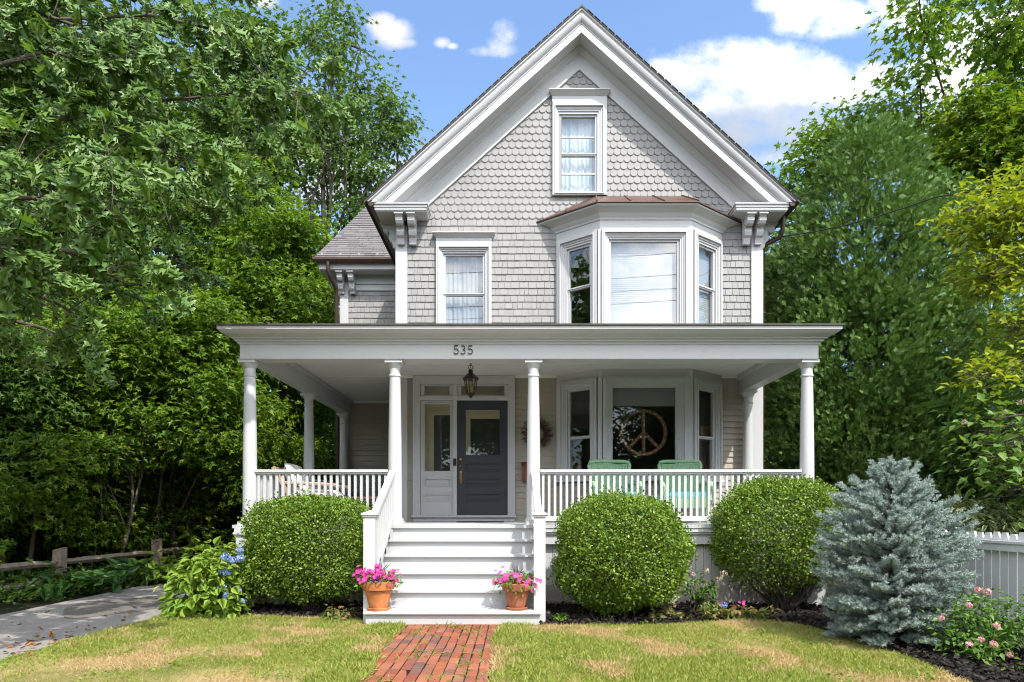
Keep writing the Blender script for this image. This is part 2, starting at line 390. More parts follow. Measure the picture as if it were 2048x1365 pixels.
def ground_mat(name, a, b, sc, rough=.95, c=None, bs=.5):
    m, nt, p, o = newmat(name)
    col = mixc(nt, ramp(nt, noise(nt, sc, 8, .7).outputs[0], [(.35, (0,0,0)), (.65, (1,1,1))]).outputs[0], a, b)
    if c: col = mixc(nt, ramp(nt, noise(nt, .55, 3).outputs[0], [(.46, (0,0,0)), (.56, (1,1,1))]).outputs[0], col, c)
    fine = noise(nt, 90, 4, .7)
    col = mixc(nt, 1., col, ramp(nt, fine.outputs[0], [(.3, (.65,.65,.65)), (.7, (1.2,1.2,1.2))]).outputs[0], 'MULTIPLY')
    nt.links.new(col, p.inputs['Base Color']); p.inputs['Roughness'].default_value = rough; p.inputs['Specular IOR Level'].default_value = .15
    bump(nt, p, fine.outputs[0], bs, .02)
    return m
M['lawn'] = ground_mat('dry lawn floor', (.13,.14,.035), (.30,.235,.10), 1.1, .95, (.34,.26,.12))
M['forest'] = ground_mat('woodland floor', (.03,.035,.015), (.05,.045,.025), .8)
M['drive'] = ground_mat('old gravelly asphalt', (.29,.27,.25), (.36,.335,.305), .7, .9, (.33,.305,.28), .9)
M['bed'] = ground_mat('mulch floor', (.012,.010,.009), (.022,.017,.014), 8)
M['wet'] = ground_mat('damp dark asphalt', (.15,.135,.12), (.21,.19,.17), 2.5, .6)
# ------------------------------------------------------------------ the house
CX, HALF, XL, XR, ZF = 1.147, 3.273, -2.126, 4.42, 1.12
WY = 2.7                                     # front wall of the set back wing
YC, YF = -2.45, -2.65                        # column line, porch floor edge
house = thing('house', (CX, 4, 0), 'grey shingled two storey house with white trim, steep front gable and columned front porch', 'house')
T = lambda x: 10.03 - .9*abs(x - CX)
L = lambda x: T(x) - .37
# --- openings: (x0,x1,z0,z1)
WIN2 = (-1.36, -.50, 4.28, 6.04)
WING = (.83, 1.49, 7.04, 8.46)
DOOR = (-1.79, -.06, 1.20, 3.69)
BAY = (.76, 3.69, 1.10, 6.45)
def cells(mb, x0, x1, z0, z1, ops, y):
    xs = sorted({x0, x1, *[v for o in ops for v in o[:2] if x0 < v < x1]}); zs = sorted({z0, z1, *[v for o in ops for v in o[2:] if z0 < v < z1]})
    for a, b in zip(xs, xs[1:]):
        for c, d in zip(zs, zs[1:]):
            mx, mz = (a+b)/2, (c+d)/2
            if not any(o[0] < mx < o[1] and o[2] < mz < o[3] for o in ops): mb.quad((a,y,c), (b,y,c), (b,y,d), (a,y,d))
w = MB()
cells(w, XL, XR, .3, 6.5, [WIN2, DOOR, BAY], .012)
u0, u1, zb, zt = WING
w.poly([(XL,.012,6.5),(u0,.012,6.5),(u0,.012,L(u0)),(XL,.012,L(XL))]); w.poly([(u1,.012,6.5),(XR,.012,6.5),(XR,.012,L(XR)),(u1,.012,L(u1))])
w.poly([(u0,.012,6.5),(u1,.012,6.5),(u1,.012,zb),(u0,.012,zb)]); w.poly([(u0,.012,zt),(u1,.012,zt),(u1,.012,L(u1)),(CX,.012,L(CX)),(u0,.012,L(u0))])
for x in (XL, XR): w.quad((x,.012,.3),(x,9,.3),(x,9,6.7),(x,.012,6.7))
w.quad((XL,9,.3),(XR,9,.3),(XR,9,6.7),(XL,9,6.7)); w.poly([(XL,9,6.7),(XR,9,6.7),(CX,9,9.6)])
w.quad((-3.87,WY+.01,.3),(XL,WY+.01,.3),(XL,WY+.01,6.7),(-3.87,WY+.01,6.7)); w.quad((-3.87,WY+.01,.3),(-3.87,8,.3),(-3.87,8,6.7),(-3.87,WY+.01,6.7)); w.quad((-3.87,8,.3),(XL,8,.3),(XL,8,6.7),(-3.87,8,6.7))
wall = w.build('wall', M['shingle'], house)

# --- shingles and clapboards as real courses
def shingle_rows(mb, P, rows, v0, pitch, width, spans, rng, fish=False, lap=.0155, tilt=True):
    """P(u,v,n)->point; spans(v)->list of (u0,u1)"""
    for r in range(rows):
        v = v0 + r*pitch
        for a, b in spans(v + pitch*.5):
            u = a - (rng.random()*width if not fish else ((a % width) + (width/2 if r % 2 else 0)))
            while u < b:
                wd = width if fish else width*rng.uniform(.55, 1.45)
                x0, x1 = u + (.002 if fish else .004), u + wd - (.002 if fish else .004); u += wd
                if fish:
                    if (x0+x1)/2 < a or (x0+x1)/2 > b: continue
                    n0 = lap + rng.uniform(0, .003); rad = (x1-x0)/2; c = (x0+x1)/2; zc = v + rad*.92
                    pts = [(x1, v+pitch*1.25), (x0, v+pitch*1.25)] + [(c + rad*math.cos(t), zc + .92*rad*math.sin(t)) for t in [math.pi + math.pi*k/8 for k in range(9)]]
                    k = len(pts); nn = lambda vv: n0*(1 - (vv - v)/(pitch*1.25)) + .001
                    f = [P(uu, vv, nn(vv)) for uu, vv in pts]; g = [P(uu, vv, -.004) for uu, vv in pts]
                    mb.add(f + g, [tuple(range(k))] + [(i, i+1, k+i+1, k+i) for i in range(1, k-1)])
                else:
                    x0, x1 = max(x0, a), min(x1, b)
                    if x1 - x0 < .012: continue
                    n0 = lap*rng.uniform(.85, 1.2); dz = rng.uniform(-.003, .003); vt = v + pitch*1.02
                    mb.add([P(x0,v+dz,n0), P(x1,v+dz,n0), P(x1,vt,.002), P(x0,vt,.002), P(x0,v+dz,-.004), P(x1,v+dz,-.004), P(x1,vt,-.004), P(x0,vt,-.004)],
                           [(0,1,2,3), (0,4,5,1), (1,5,6,2), (0,3,7,4)])
def cut(a, b, holes):
    out = [(a, b)]
    for c, d in holes: out = [q for s in out for q in ((s[0], min(s[1], c)), (max(s[0], d), s[1])) if q[1] - q[0] > .01]
    return out
PF = lambda u, v, n: (u, .012 - n, v)
rng = random.Random(3); BP0X = 2.2
Z0S = 4.08
NR = int((6.60 - Z0S)/.1245)
CAS2 = (-1.425, -.43, 4.2, 6.22); CASG = (.68, 1.64, 6.98, 8.70); CASB = (.735, 3.715)
def spans2(v):
    h = []
    if CAS2[2] < v < CAS2[3]: h.append(CAS2[:2])
    if v < 6.56: h.append(CASB)
    return cut(XL + .17, XR - .17, h)
for sa, sb in ((XL, BP0X), (BP0X, XR)):
    s = MB(); shingle_rows(s, PF, NR, Z0S, .1245, .118, lambda v: [q for q in spans2(v) if sa <= q[0] < sb], rng); s.build('shingle_courses', M['shingle'], house)
zfs = Z0S + NR*.1245
def spansg(v):
    hw = (9.29 - v)/.9
    if hw < .05: return []
    h = []
    if CASG[2] < v < CASG[3]: h.append(CASG[:2])
    return cut(CX - hw, CX + hw, h)
s = MB(); shingle_rows(s, PF, int((9.3 - zfs)/.1275), zfs, .1275, .122, spansg, rng, True)
s.build('fish_scale_shingles', M['shingle'], house)
PW = lambda u, v, n: (u, WY + .01 - n, v)
s = MB(); shingle_rows(s, PW, 17, 4.1, .1245, .13, lambda v: [(-3.87 + .16, XL)], rng); s.build('shingle_courses', M['shingle'], house)
def clap(mb, P, a, b, v0, v1, pitch=.106):
    v = v0
    while v < v1:
        mb.add([P(a,v,.022), P(b,v,.022), P(b,v+pitch*1.02,.003), P(a,v+pitch*1.02,.003), P(a,v,-.004), P(b,v,-.004)], [(0,1,2,3), (0,4,5,1)]); v += pitch
for P_, a, b, pc in ((PF, XL + .17, -1.835, .106), (PF, -.015, .745, .106), (PF, 3.705, XR - .17, .106), (PW, -3.71, XL, .118)):
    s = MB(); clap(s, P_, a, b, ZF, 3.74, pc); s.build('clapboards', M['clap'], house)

# --- gable trim (swept along both slopes)
def slope_path(hw, z=T): return [lambda a, y, x=x: (x, y, z(x) - a) for x in (CX - hw, CX, CX + hw)]
g = MB()
g.sweep([(.005,-.455),(.035,-.455),(.042,-.43),(.06,-.425),(.10,-.44),(.15,-.43),(.19,-.395),(.20,-.375),(.225,-.375),(.235,-.36),(.255,-.36),(.255,-.385),(.385,-.385),(.385,0.0),(.005,0.0)], [lambda a, y, k=k: (CX + k*min(3.72, (10.03 - a - 6.667)/.9), y, 10.03 - .9*abs(k)*min(3.72, (10.03 - a - 6.667)/.9) - a) for k in (-1, 0, 1)])
g.build('rake_moulding', M['white'], house, smooth=35)
g = MB()
g.sweep([(.386,-.10),(.40,-.10),(.43,-.075),(.47,-.05),(.50,-.045),(.51,-.03),(.785,-.03),(.785,.01),(.386,.01)], slope_path(3.25))
g.build('frieze_board', M['white'], house, smooth=35)
g = MB()
g.sweep([(-.03,-.47),(.005,-.47),(.005,9.1),(-.03,9.1)], slope_path(3.77))
for sx in (-1, 1):                                                # ragged course ends along the rake
    for k in range(30):
        x0 = CX + sx*(.1 + k*.122); x1 = x0 + sx*.1
        g.add([(x0,-.482,T(x0)+.031),(x1,-.482,T(x1)+.031),(x1,-.482,T(x1)+.036),(x0,-.482,T(x0)+.041),(x0,.1,T(x0)+.031),(x1,.1,T(x1)+.031),(x1,.1,T(x1)+.036),(x0,.1,T(x0)+.041)], [(0,1,2,3),(3,2,6,7),(1,5,6,2),(0,3,7,4)])
g.build('roof', M['roofdark'], house)
# --- cornice returns, side eaves, brackets, corner boards
def bracket(mb, x0, x1, y, z, h, d, axis=1, sgn=-1):
    prof = [(0,0),(d,0),(d,-.05),(d*.93,-.07),(d*.93,-.12),(d*.82,-.17),(d*.62,-.19),(d*.5,-.16),(d*.46,-.22),(d*.52,-.27),(d*.44,-.33),(d*.30,-.36),(d*.24,-h*.9),(d*.2,-h),(0,-h)]
    fn = (lambda p, a: (a, y + sgn*p[0], z + p[1])) if axis == 1 else (lambda p, a: (y + sgn*p[0], a, z + p[1]))
    mb.prism(prof, fn, x0, x1)
    w_ = x1 - x0; cap = [(0,.0),(d+.03,.0),(d+.03,-.03),(0,-.03)]; mb.prism(cap, fn, x0 - .02, x1 + .02)
    mb.prism([(d*.1,-.05),(d*.84,-.06),(d*.7,-.16),(d*.4,-.15),(d*.36,-.3),(d*.1,-.32)], fn, x0 - .008, x1 + .008)
for sx in (-1, 1):
    xa, xb = sorted((CX + sx*3.60, CX + sx*2.70)); g = MB()
    g.box(xa, xb, -.385, .0, 6.555, 6.60); g.box(xa - .012, xb + .012, -.40, 0, 6.60, 6.645); g.box(xa - .03, xb + .03, -.42, 0, 6.645, 6.665)
    g.box(xa + .015, xb - .015, -.37, 0, 6.535, 6.555)
    g.build('cornice_return', M['white'], house)
    ys = WY - .38 if sx < 0 else 9.0
    g = MB(); xa, xb = sorted((CX + sx*HALF, CX + sx*3.59)); g.box(xa, xb, .001, ys, 6.53, 6.56)
    xa, xb = sorted((CX + sx*3.56, CX + sx*3.60)); g.box(xa, xb, .002, ys, 6.56, 6.70)
    xa, xb = sorted((CX + sx*HALF, CX + sx*(HALF+.03))); g.box(xa, xb, .05, ys, 6.2, 6.53)
    g.build('side_eave', M['white'], house)
    g = MB(); xo = CX + sx*3.66
    g.sweep([(-.055,.0),(.055,.0),(.055,-.05),(.03,-.095),(-.03,-.095),(-.055,-.05)], [lambda a, b, y=y: (xo + sx*a, y, 6.70 + b) for y in (-.43, ys)])
    g.build('gutter', M['bronze'], house)
    for k in (0, 1):
        g = MB(); x0 = CX + sx*HALF - sx*(.0 + k*.21); x0, x1 = sorted((x0 - sx*.02, x0 - sx*.14))
        bracket(g, x0, x1, -.032, 6.535, .46, .30); g.build('bracket', M['white'], house)
    g = MB(); bracket(g, .06, .18, CX + sx*(HALF+.032), 6.535, .46, .27, 0, sx); g.build('bracket', M['white'], house)
    g = MB(); xa, xb = sorted((CX + sx*HALF + sx*.002, CX + sx*(HALF - .18))); g.box(xa, xb, -.03, .0, .95, 6.53); xa, xb = sorted((CX + sx*HALF + sx*.002, CX + sx*(HALF + .03))); g.box(xa, xb, -.029, .16, .95, 6.529)
    g.build('corner_board', M['white'], house)
# --- wing: corner board, eave, roof, brackets
g = MB(); g.box(-3.89, -3.71, WY - .03, WY + .01, .95, 6.38); g.box(-3.90, -3.87, WY - .029, WY + .2, .95, 6.379); g.build('corner_board', M['white'], house)
g = MB(); g.box(-4.27, XL, 2.36, 2.40, 6.55, 6.70); g.box(-4.25, XL, 2.40, WY + .01, 6.53, 6.56); g.box(-4.27, -4.23, 2.40, 7.2, 6.55, 6.70); g.box(-4.23, -3.87, WY, 7.2, 6.53, 6.56)
g.box(-3.71, XL, WY - .035, WY + .01, 6.36, 6.53); g.box(-3.71, XL, WY - .05, WY + .01, 6.335, 6.36); g.box(-3.71, XL, WY - .025, WY + .01, 6.20, 6.335)
g.build('wing_eave', M['white'], house)
g = MB(); E = [(-4.35,2.28,6.78),(-1.9,2.28,6.78),(-1.2,4.78,9.1),(-3.77,4.78,9.1),(-4.35,7.28,6.78)]
g.add([(a,b,c-.03) for a,b,c in E] + [(-1.9,7.28,6.75)], [(0,1,2,3),(0,3,4),(4,3,2,5)]); g.build('wing_roof_deck', M['roofdark'], house)
Vs = Vector((0, 2.5, 2.32)); LV = Vs.length; Vs.normalize(); Ns = Vector((0,-2.32,2.5)).normalized()
PR = lambda u, v, n: tuple(Vector((u, 2.28, 6.77)) + Vs*v + Ns*n)
s = MB(); shingle_rows(s, PR, 28, -.02, LV/28, .24, lambda v: [(-4.35 + .58*v/LV, -1.25)], rng, lap=.016); s.build('wing_roof', M['slate'], house)
g = MB(); g.sweep([(0,.0),(.11,.0),(.11,-.05),(.08,-.1),(.03,-.1),(0,-.05)], [lambda a, b, x=x: (x, 2.23 + a, 6.775 + b) for x in (-4.37, CX - 3.62)]); g.build('gutter', M['bronze'], house)
for x in np.arange(-4.2, -2.6, .4): g = MB(); g.box(x-.02, x+.02, 2.36, 2.42, 6.86, 6.90); g.build('snow_guard', M['curtain'], house)
for k in (0, 1):
    g = MB(); bracket(g, -3.90 + k*.24, -3.79 + k*.24, WY - .03, 6.53, .42, .27); g.build('bracket', M['white'], house)
g = MB(); bracket(g, 2.78, 2.89, -3.90, 6.53, .42, .26, 0, -1); g.build('bracket', M['white'], house)
g = MB(); g.tube([(-4.05,2.29,6.68),(-4.05,2.29,6.5),(-4.02,2.35,6.38),(-3.95,2.55,6.2),(-3.95,2.6,6.0),(-3.95,2.6,4.1)], .042, 8); g.tube([(-3.95,2.66,3.8),(-3.95,2.66,.1)], .042, 8); g.build('downspout', M['bronze'], house, smooth=50)
g = MB(); g.tube([(CX+3.66,-.02,6.62),(CX+3.66,-.02,6.36),(CX+3.62,.02,6.24),(CX+3.42,.12,6.17),(CX+3.35,.14,6.08),(CX+3.34,.14,.1)], .043, 8)
for z in (2.2, 4.9): g.box(CX+3.29, CX+3.39, .09, .19, z, z+.03)
g.build('downspout', M['bronze'], house, smooth=50)

# --- windows ------------------------------------------------------------------
def frame_M(O, U, N): 
    U, N = Vector(U).normalized(), Vector(N).normalized()
    m = Matrix((U, N, Vector((0,0,1)))).transposed().to_4x4(); m.translation = Vector(O); return m
def bands(mb, o, i, steps):
    """nested casing bands from outer o to inner i; steps: list of (fraction, proud)"""
    lo = 0
    for fr, n in steps:
        A = [o[k] + (i[k]-o[k])*lo for k in range(4)]; Bq = [o[k] + (i[k]-o[k])*fr for k in range(4)]
        mb.rect_frame(A, Bq, -.10, n); lo = fr
STEPS = [(.30,.058),(.42,.072),(.62,.040),(.80,.026),(1.0,.010)]
def window(m, o, i, mid=None, hood=False, cover=None, storm=(), glass='glass', name='window', sash=.038, label=None, sill=False):
    mb = MB(m); bands(mb, o, i, STEPS)
    if sill: mb.box(o[0]-.02, o[1]+.02, -.1, .10, o[2]-.05, o[2])
    wn = mb.build(name, M['white'], house, label=label)
    s = MB(m); j = (i[0]+sash, i[1]-sash, i[2]+sash, i[3]-sash)
    if mid: s.rect_frame((i[0],i[1],mid,i[3]), (j[0],j[1],mid+.022,j[3]), -.075, -.02); s.rect_frame((i[0],i[1],i[2],mid-.001), (j[0],j[1],j[2],mid-.022), -.095, -.035)
    else: s.rect_frame(i, j, -.075, -.02)
    for z in storm: s.box(j[0], j[1], -.07, -.04, z-.012, z+.012)
    s.build('sash', M['white'], wn)
    p = MB(m)
    if mid: p.quad((j[0]-.01,-.05,mid),(j[1]+.01,-.05,mid),(j[1]+.01,-.05,j[3]+.01),(j[0]-.01,-.05,j[3]+.01)); p.quad((j[0]-.01,-.068,j[2]-.01),(j[1]+.01,-.068,j[2]-.01),(j[1]+.01,-.068,mid-.005),(j[0]-.01,-.068,mid-.005))
    else: p.quad((j[0]-.01,-.05,j[2]-.01),(j[1]+.01,-.05,j[2]-.01),(j[1]+.01,-.05,j[3]+.01),(j[0]-.01,-.05,j[3]+.01))
    p.build('pane', M[glass], wn)
    if hood:
        h = MB(m); a, b, z = o[0], o[1], o[3]
        h.box(a-.005, b+.005, -.05, .045, z+.001, z+.10)
        h.add([(a-.01,-.05,z+.10),(b+.01,-.05,z+.10),(b+.01,.05,z+.10),(a-.01,.05,z+.10),(a-.055,-.05,z+.165),(b+.055,-.05,z+.165),(b+.055,.115,z+.165),(a-.055,.115,z+.165)], [(3,2,1,0),(0,1,5,4),(1,2,6,5),(2,3,7,6),(3,0,4,7)])
        h.box(a-.06, b+.06, -.05, .125, z+.165, z+.185); h.build('hood', M['white'], wn)
    if cover:
        c = MB(m); kind_, z0, z1, mat, u_a, u_b = cover
        n = 60; amp = .03 if kind_ == 'curtain' else 0
        if kind_ == 'curtain':
            rr = random.Random(int(z0*100)); ph = [rr.uniform(0, 6) for _ in range(4)]
            vs = []; 
            for k in range(n+1):
                u = u_a + (u_b-u_a)*k/n; d = -.17 + .011*math.sin(k*.9 + ph[0]) + .010*math.sin(k*.41 + ph[1])
                vs += [(u, d + .006*math.sin(k*.7), z0), (u, d, z1)]
            c.add(vs, [(2*k, 2*k+2, 2*k+3, 2*k+1) for k in range(n)])
        elif kind_ == 'blind':
            z = z1
            while z > z0:
                c.add([(u_a,-.125,z),(u_b,-.125,z),(u_b,-.1215,z-.034),(u_a,-.1215,z-.034),(u_b,-.125,z-.034),(u_a,-.125,z-.034)], [(0,1,2,3),(3,2,4,5)]); z -= .034
        else:
            c.box(u_a, u_b, -.13, -.125, z0, z1); c.box(u_a, u_b, -.14, -.115, z0-.03, z0)
        c.build('curtain' if kind_ == 'curtain' else 'blind', M[mat], wn)
    return wn
mF = frame_M((0,0,0), (1,0,0), (0,-1,0))
window(mF, (-1.425,-.43,4.2,6.11), (-1.30,-.55,4.3,5.945), 5.22, True, ('curtain', 4.3, 5.94, 'curtain', -1.28, -.57), glass='glass_up', label='second floor sash window with sheer white curtains')
gw = window(mF, (.665,1.64,6.98,8.66), (.785,1.475,7.05,8.455), 7.745, True, ('curtain', 7.06, 8.44, 'curtain2', .80, 1.46), (8.06, 7.40), 'glass_up', label='gable window with gathered teal and tan curtains')
# bay: front face and two angled faces
BP = [(.739,0.0), (1.449,-.55), (3.001,-.55), (3.711,0.0)]
mBF = frame_M((0,-.55,0), (1,0,0), (0,-1,0))
dl = Vector((BP[1][0]-BP[0][0], BP[1][1]-BP[0][1], 0)); LB = dl.length; dl.normalize()
mBL = frame_M((BP[0][0],BP[0][1],0), dl, (dl.y, -dl.x, 0)); dr = Vector((dl.x, -dl.y, 0))
mBR = frame_M((BP[2][0],BP[2][1],0), dr, (dr.y, -dr.x, 0))
W2 = dict(glass='glass_up')
window(mBF, (1.475,2.975,4.30,6.14), (1.60,2.82,4.50,5.97), None, False, ('blind', 4.50, 5.95, 'blind', 1.63, 2.79), label='wide upper bay window with a white blind drawn down', **W2)
for m in (mBL, mBR):
    window(m, (.05,LB-.05,4.30,6.14), (.05+.17,LB-.05-.13,4.38,5.96), 5.24, False, ('blind', 4.4, 5.95, 'blind', .24, LB-.20) if m is mBR else None, **W2)
window(mBF, (1.495,2.955,1.87,3.60), (1.63,2.79,1.98,3.47), None, False, ('shade', 3.16, 3.45, 'shade', 1.65, 2.77), label='wide porch bay window with a short grey roller shade', sill=True)
for m in (mBL, mBR): window(m, (.06,LB-.05,1.87,3.60), (.05+.18,LB-.05-.13,1.98,3.46), 2.60, sill=True)
b = MB()
def bay_ring(off, z):
    a = math.atan2(.55, .71); k = off*math.tan(a/2); e = off/math.sin(a)
    return [(BP[0][0] - e, 0.0, z), (BP[1][0] - k, -.55 - off, z), (BP[2][0] + k, -.55 - off, z), (BP[3][0] + e, 0.0, z)]
def bay_strip(mb, prof):
    rings = [bay_ring(o, z) for o, z in prof]
    for r0, r1 in zip(rings, rings[1:]):
        for k in range(3): mb.quad(r0[k], r0[k+1], r1[k+1], r1[k])
bay_strip(b, [(-.02,1.10),(-.02,1.80)]) 
bay_strip(b, [(-.02,3.60),(.0,3.60),(.0,4.30),(-.02,4.30)]); bay_strip(b, [(-.02,6.14),(.004,6.14),(.004,6.30),(.02,6.30),(.025,6.33),(.05,6.36),(.07,6.40),(.13,6.44),(.19,6.465),(.20,6.48),(.20,6.495),(.0,6.50)])
for z0, z1 in ((3.60, 6.14), (1.80, 3.60)):
    for x, y in BP[1:3]: b.box(x-.035, x+.035, y-.022, y+.10, z0+.002, z1-.002)
for m, side in ((mBL, 0), (mBR, 1)):
    q = MB(m)
    for z0, z1 in ((4.30, 6.139), (1.85, 3.599)): q.box((0.0 if not side else LB-.06), (.06 if not side else LB), -.08, .012, z0, z1)
    b.v, b.f = b.v + q.v, b.f + [tuple(i + len(b.v) for i in f) for f in q.f]
b.build('bay_body', M['white'], house)
s = MB()
for m, a, e in ((mBF, BP[1][0], BP[2][0]), (mBL, 0, LB), (mBR, 0, LB)):
    q = MB(m); clap(q, lambda u, v, n: (u, n - .004, v), a, e, ZF, 1.74)
    s.v, s.f = s.v + q.v, s.f + [tuple(i + len(s.v) for i in f) for f in q.f]
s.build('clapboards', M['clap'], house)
c = MB(); ev = bay_ring(.225, 6.50); tp = [(1.45,.0,6.985),(3.0,.0,6.985)]
el = [(x,y,z+.02) for x,y,z in ev]
c.add(ev + el + tp, [(0,1,5,4),(1,2,6,5),(2,3,7,6),(4,5,8),(5,6,9,8),(6,7,9),(3,2,1,0)])
for t in (.0, .33, .66, 1.0):
    p = Vector(el[1]).lerp(Vector(el[2]), t); q = Vector(tp[0]).lerp(Vector(tp[1]), t); c.beam(p, q, .022, .035)
for t in (.5,):
    for A, Bq, Tq in ((el[0], el[1], tp[0]), (el[3], el[2], tp[1])): c.beam(Vector(A).lerp(Vector(Bq), t), Vector(A).lerp(Vector(Tq), t), .02, .03)
c.build('bay_roof', M['copper'], house)

# --- rooms behind the glass
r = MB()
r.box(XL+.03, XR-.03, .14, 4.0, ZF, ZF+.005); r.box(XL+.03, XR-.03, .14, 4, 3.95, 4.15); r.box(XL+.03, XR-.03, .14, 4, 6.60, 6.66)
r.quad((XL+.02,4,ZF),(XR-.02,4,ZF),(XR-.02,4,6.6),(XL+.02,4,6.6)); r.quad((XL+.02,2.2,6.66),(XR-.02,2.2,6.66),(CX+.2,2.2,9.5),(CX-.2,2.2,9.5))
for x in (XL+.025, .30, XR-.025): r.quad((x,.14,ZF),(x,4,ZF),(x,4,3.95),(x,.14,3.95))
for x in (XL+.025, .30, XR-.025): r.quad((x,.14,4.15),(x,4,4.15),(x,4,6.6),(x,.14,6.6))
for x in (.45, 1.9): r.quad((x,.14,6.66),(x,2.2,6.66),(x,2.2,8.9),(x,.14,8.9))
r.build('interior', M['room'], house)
iy = .42
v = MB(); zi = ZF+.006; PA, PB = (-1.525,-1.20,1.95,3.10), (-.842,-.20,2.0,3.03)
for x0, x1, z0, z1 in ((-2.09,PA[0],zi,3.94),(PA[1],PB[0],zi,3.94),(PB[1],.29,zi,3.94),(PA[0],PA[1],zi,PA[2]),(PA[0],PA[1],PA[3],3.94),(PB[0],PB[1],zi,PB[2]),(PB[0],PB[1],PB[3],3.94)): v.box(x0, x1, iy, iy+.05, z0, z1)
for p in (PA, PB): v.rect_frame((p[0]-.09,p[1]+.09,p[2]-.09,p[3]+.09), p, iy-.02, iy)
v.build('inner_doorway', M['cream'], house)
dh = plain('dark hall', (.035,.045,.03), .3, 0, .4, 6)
for p in (PA, PB): v = MB(); v.box(p[0]-.01, p[1]+.01, iy+.055, iy+.07, p[2]-.01, p[3]+.01); v.build('inner_door', dh, house)  # opaque panels: the unlit hall and its green reflection painted as colour

# --- entrance ------------------------------------------------------------------
e = MB(mF)
e.rect_frame((-1.84,-.011,ZF+.11,3.735), (-1.74,-.115,ZF+.11,3.61), -.1, .05); e.rect_frame((-1.84,-.011,ZF+.11,3.735), (-1.805,-.046,ZF+.11,3.70), .05, .07)
e.rect_frame((-1.74,-.115,ZF+.11,3.61), (-1.715,-.14,ZF+.11,3.585), -.1, .03)
e.box(-1.715, -.14, -.1, .025, 3.30, 3.37)                        # transom bar
e.box(-1.125, -1.055, -.1, .028, ZF+.11, 3.30); e.box(-1.125, -1.055, -.1, .027, 3.37, 3.585)      # post between sidelight and door
e.box(-1.86, .01, -.1, .10, ZF+.075, ZF+.11); e.box(-1.84, -.011, -.1, .045, ZF+.002, ZF+.074)
ent = e.build('entrance_frame', M['white'], house)
def panel_leaf(name, mat, x0, x1, z0, z1, gl, panels, n):
    p = MB(mF); p.rect_frame((x0,x1,gl[2]-.02,z1), (gl[0],gl[1],gl[2],gl[3]), n-.05, n); p.box(x0, x1, n-.05, n-.012, z0, gl[2]-.02)
    zz = sorted({z0, gl[2]-.02, *[v for q in panels for v in q]})
    a, b_ = gl[0] - .01, gl[1] + .01
    p.box(x0, a, n-.012, n, z0, gl[2]-.02); p.box(b_, x1, n-.012, n, z0, gl[2]-.02)
    lo = z0
    for q0, q1 in sorted(panels):
        p.box(a, b_, n-.012, n, lo, q0); lo = q1
        p.rect_frame((a,b_,q0,q1), (a+.02,b_-.02,q0+.02,q1-.02), n-.012, n+.014); p.box(a+.045, b_-.045, n-.012, n+.0, q0+.045, q1-.045)
    p.box(a, b_, n-.012, n, lo, gl[2]-.02)
    p.rect_frame((gl[0]-.015,gl[1]+.015,gl[2]-.015,gl[3]+.015), gl, n, n+.01)
    return p.build(name, mat, house)
door = panel_leaf('door', M['door'], -1.052, -.14, ZF+.115, 3.295, (-.90,-.285,2.32,3.14), [(2.02,2.18),(1.76,1.91),(1.48,1.63)], -.03)
q = MB(mF); q.quad((-.905,-.055,2.315),(-.28,-.055,2.315),(-.28,-.055,3.145),(-.905,-.055,3.145)); q.build('pane', M['glass'], door)
for z, rr in ((2.238,.032), (2.115,.022)):
    hw = MB(); hw.tube([(-.985,.02,z),(-.985,.0,z),(-.985,-.02,z)], [rr, rr*1.05, rr*.7], 14); hw.build('lock', M['brass'], door, smooth=50)
hw = MB()
hw.box(-1.005, -.965, .012, .026, 1.80, 2.03)
hw.tube([(-.985,.015,1.99),(-.985,-.045,1.97),(-.985,-.06,1.91),(-.985,-.045,1.83),(-.985,.015,1.81)], .011, 8)
hw.build('handle', M['brass'], door, smooth=50)
side = panel_leaf('sidelight', M['white'], -1.71, -1.128, ZF+.115, 3.295, (-1.64,-1.18,2.03,3.24), [(1.75,1.90),(1.48,1.62)], -.02)
q = MB(mF); q.quad((-1.645,-.045,2.025),(-1.175,-.045,2.025),(-1.175,-.045,3.245),(-1.645,-.045,3.245)); q.build('pane', M['glass'], side)
for x0, x1 in ((-1.71, -1.128), (-1.052, -.14)):
    q = MB(mF); gl = (x0+.07, x1-.06, 3.40, 3.565); q.rect_frame((x0,x1,3.372,3.583), gl, -.07, -.01); tr = q.build('transom_window', M['white'], house)
    q = MB(mF); q.quad((gl[0],-.05,gl[2]),(gl[1],-.05,gl[2]),(gl[1],-.05,gl[3]),(gl[0],-.05,gl[3])); q.build('pane', M['glass'], tr)
q = MB(mF); q.box(-1.118, -1.064, .028, .05, 2.12, 2.25); q.box(-1.106, -1.076, .05, .056, 2.14, 2.19); q.build('doorbell', M['black'], house)

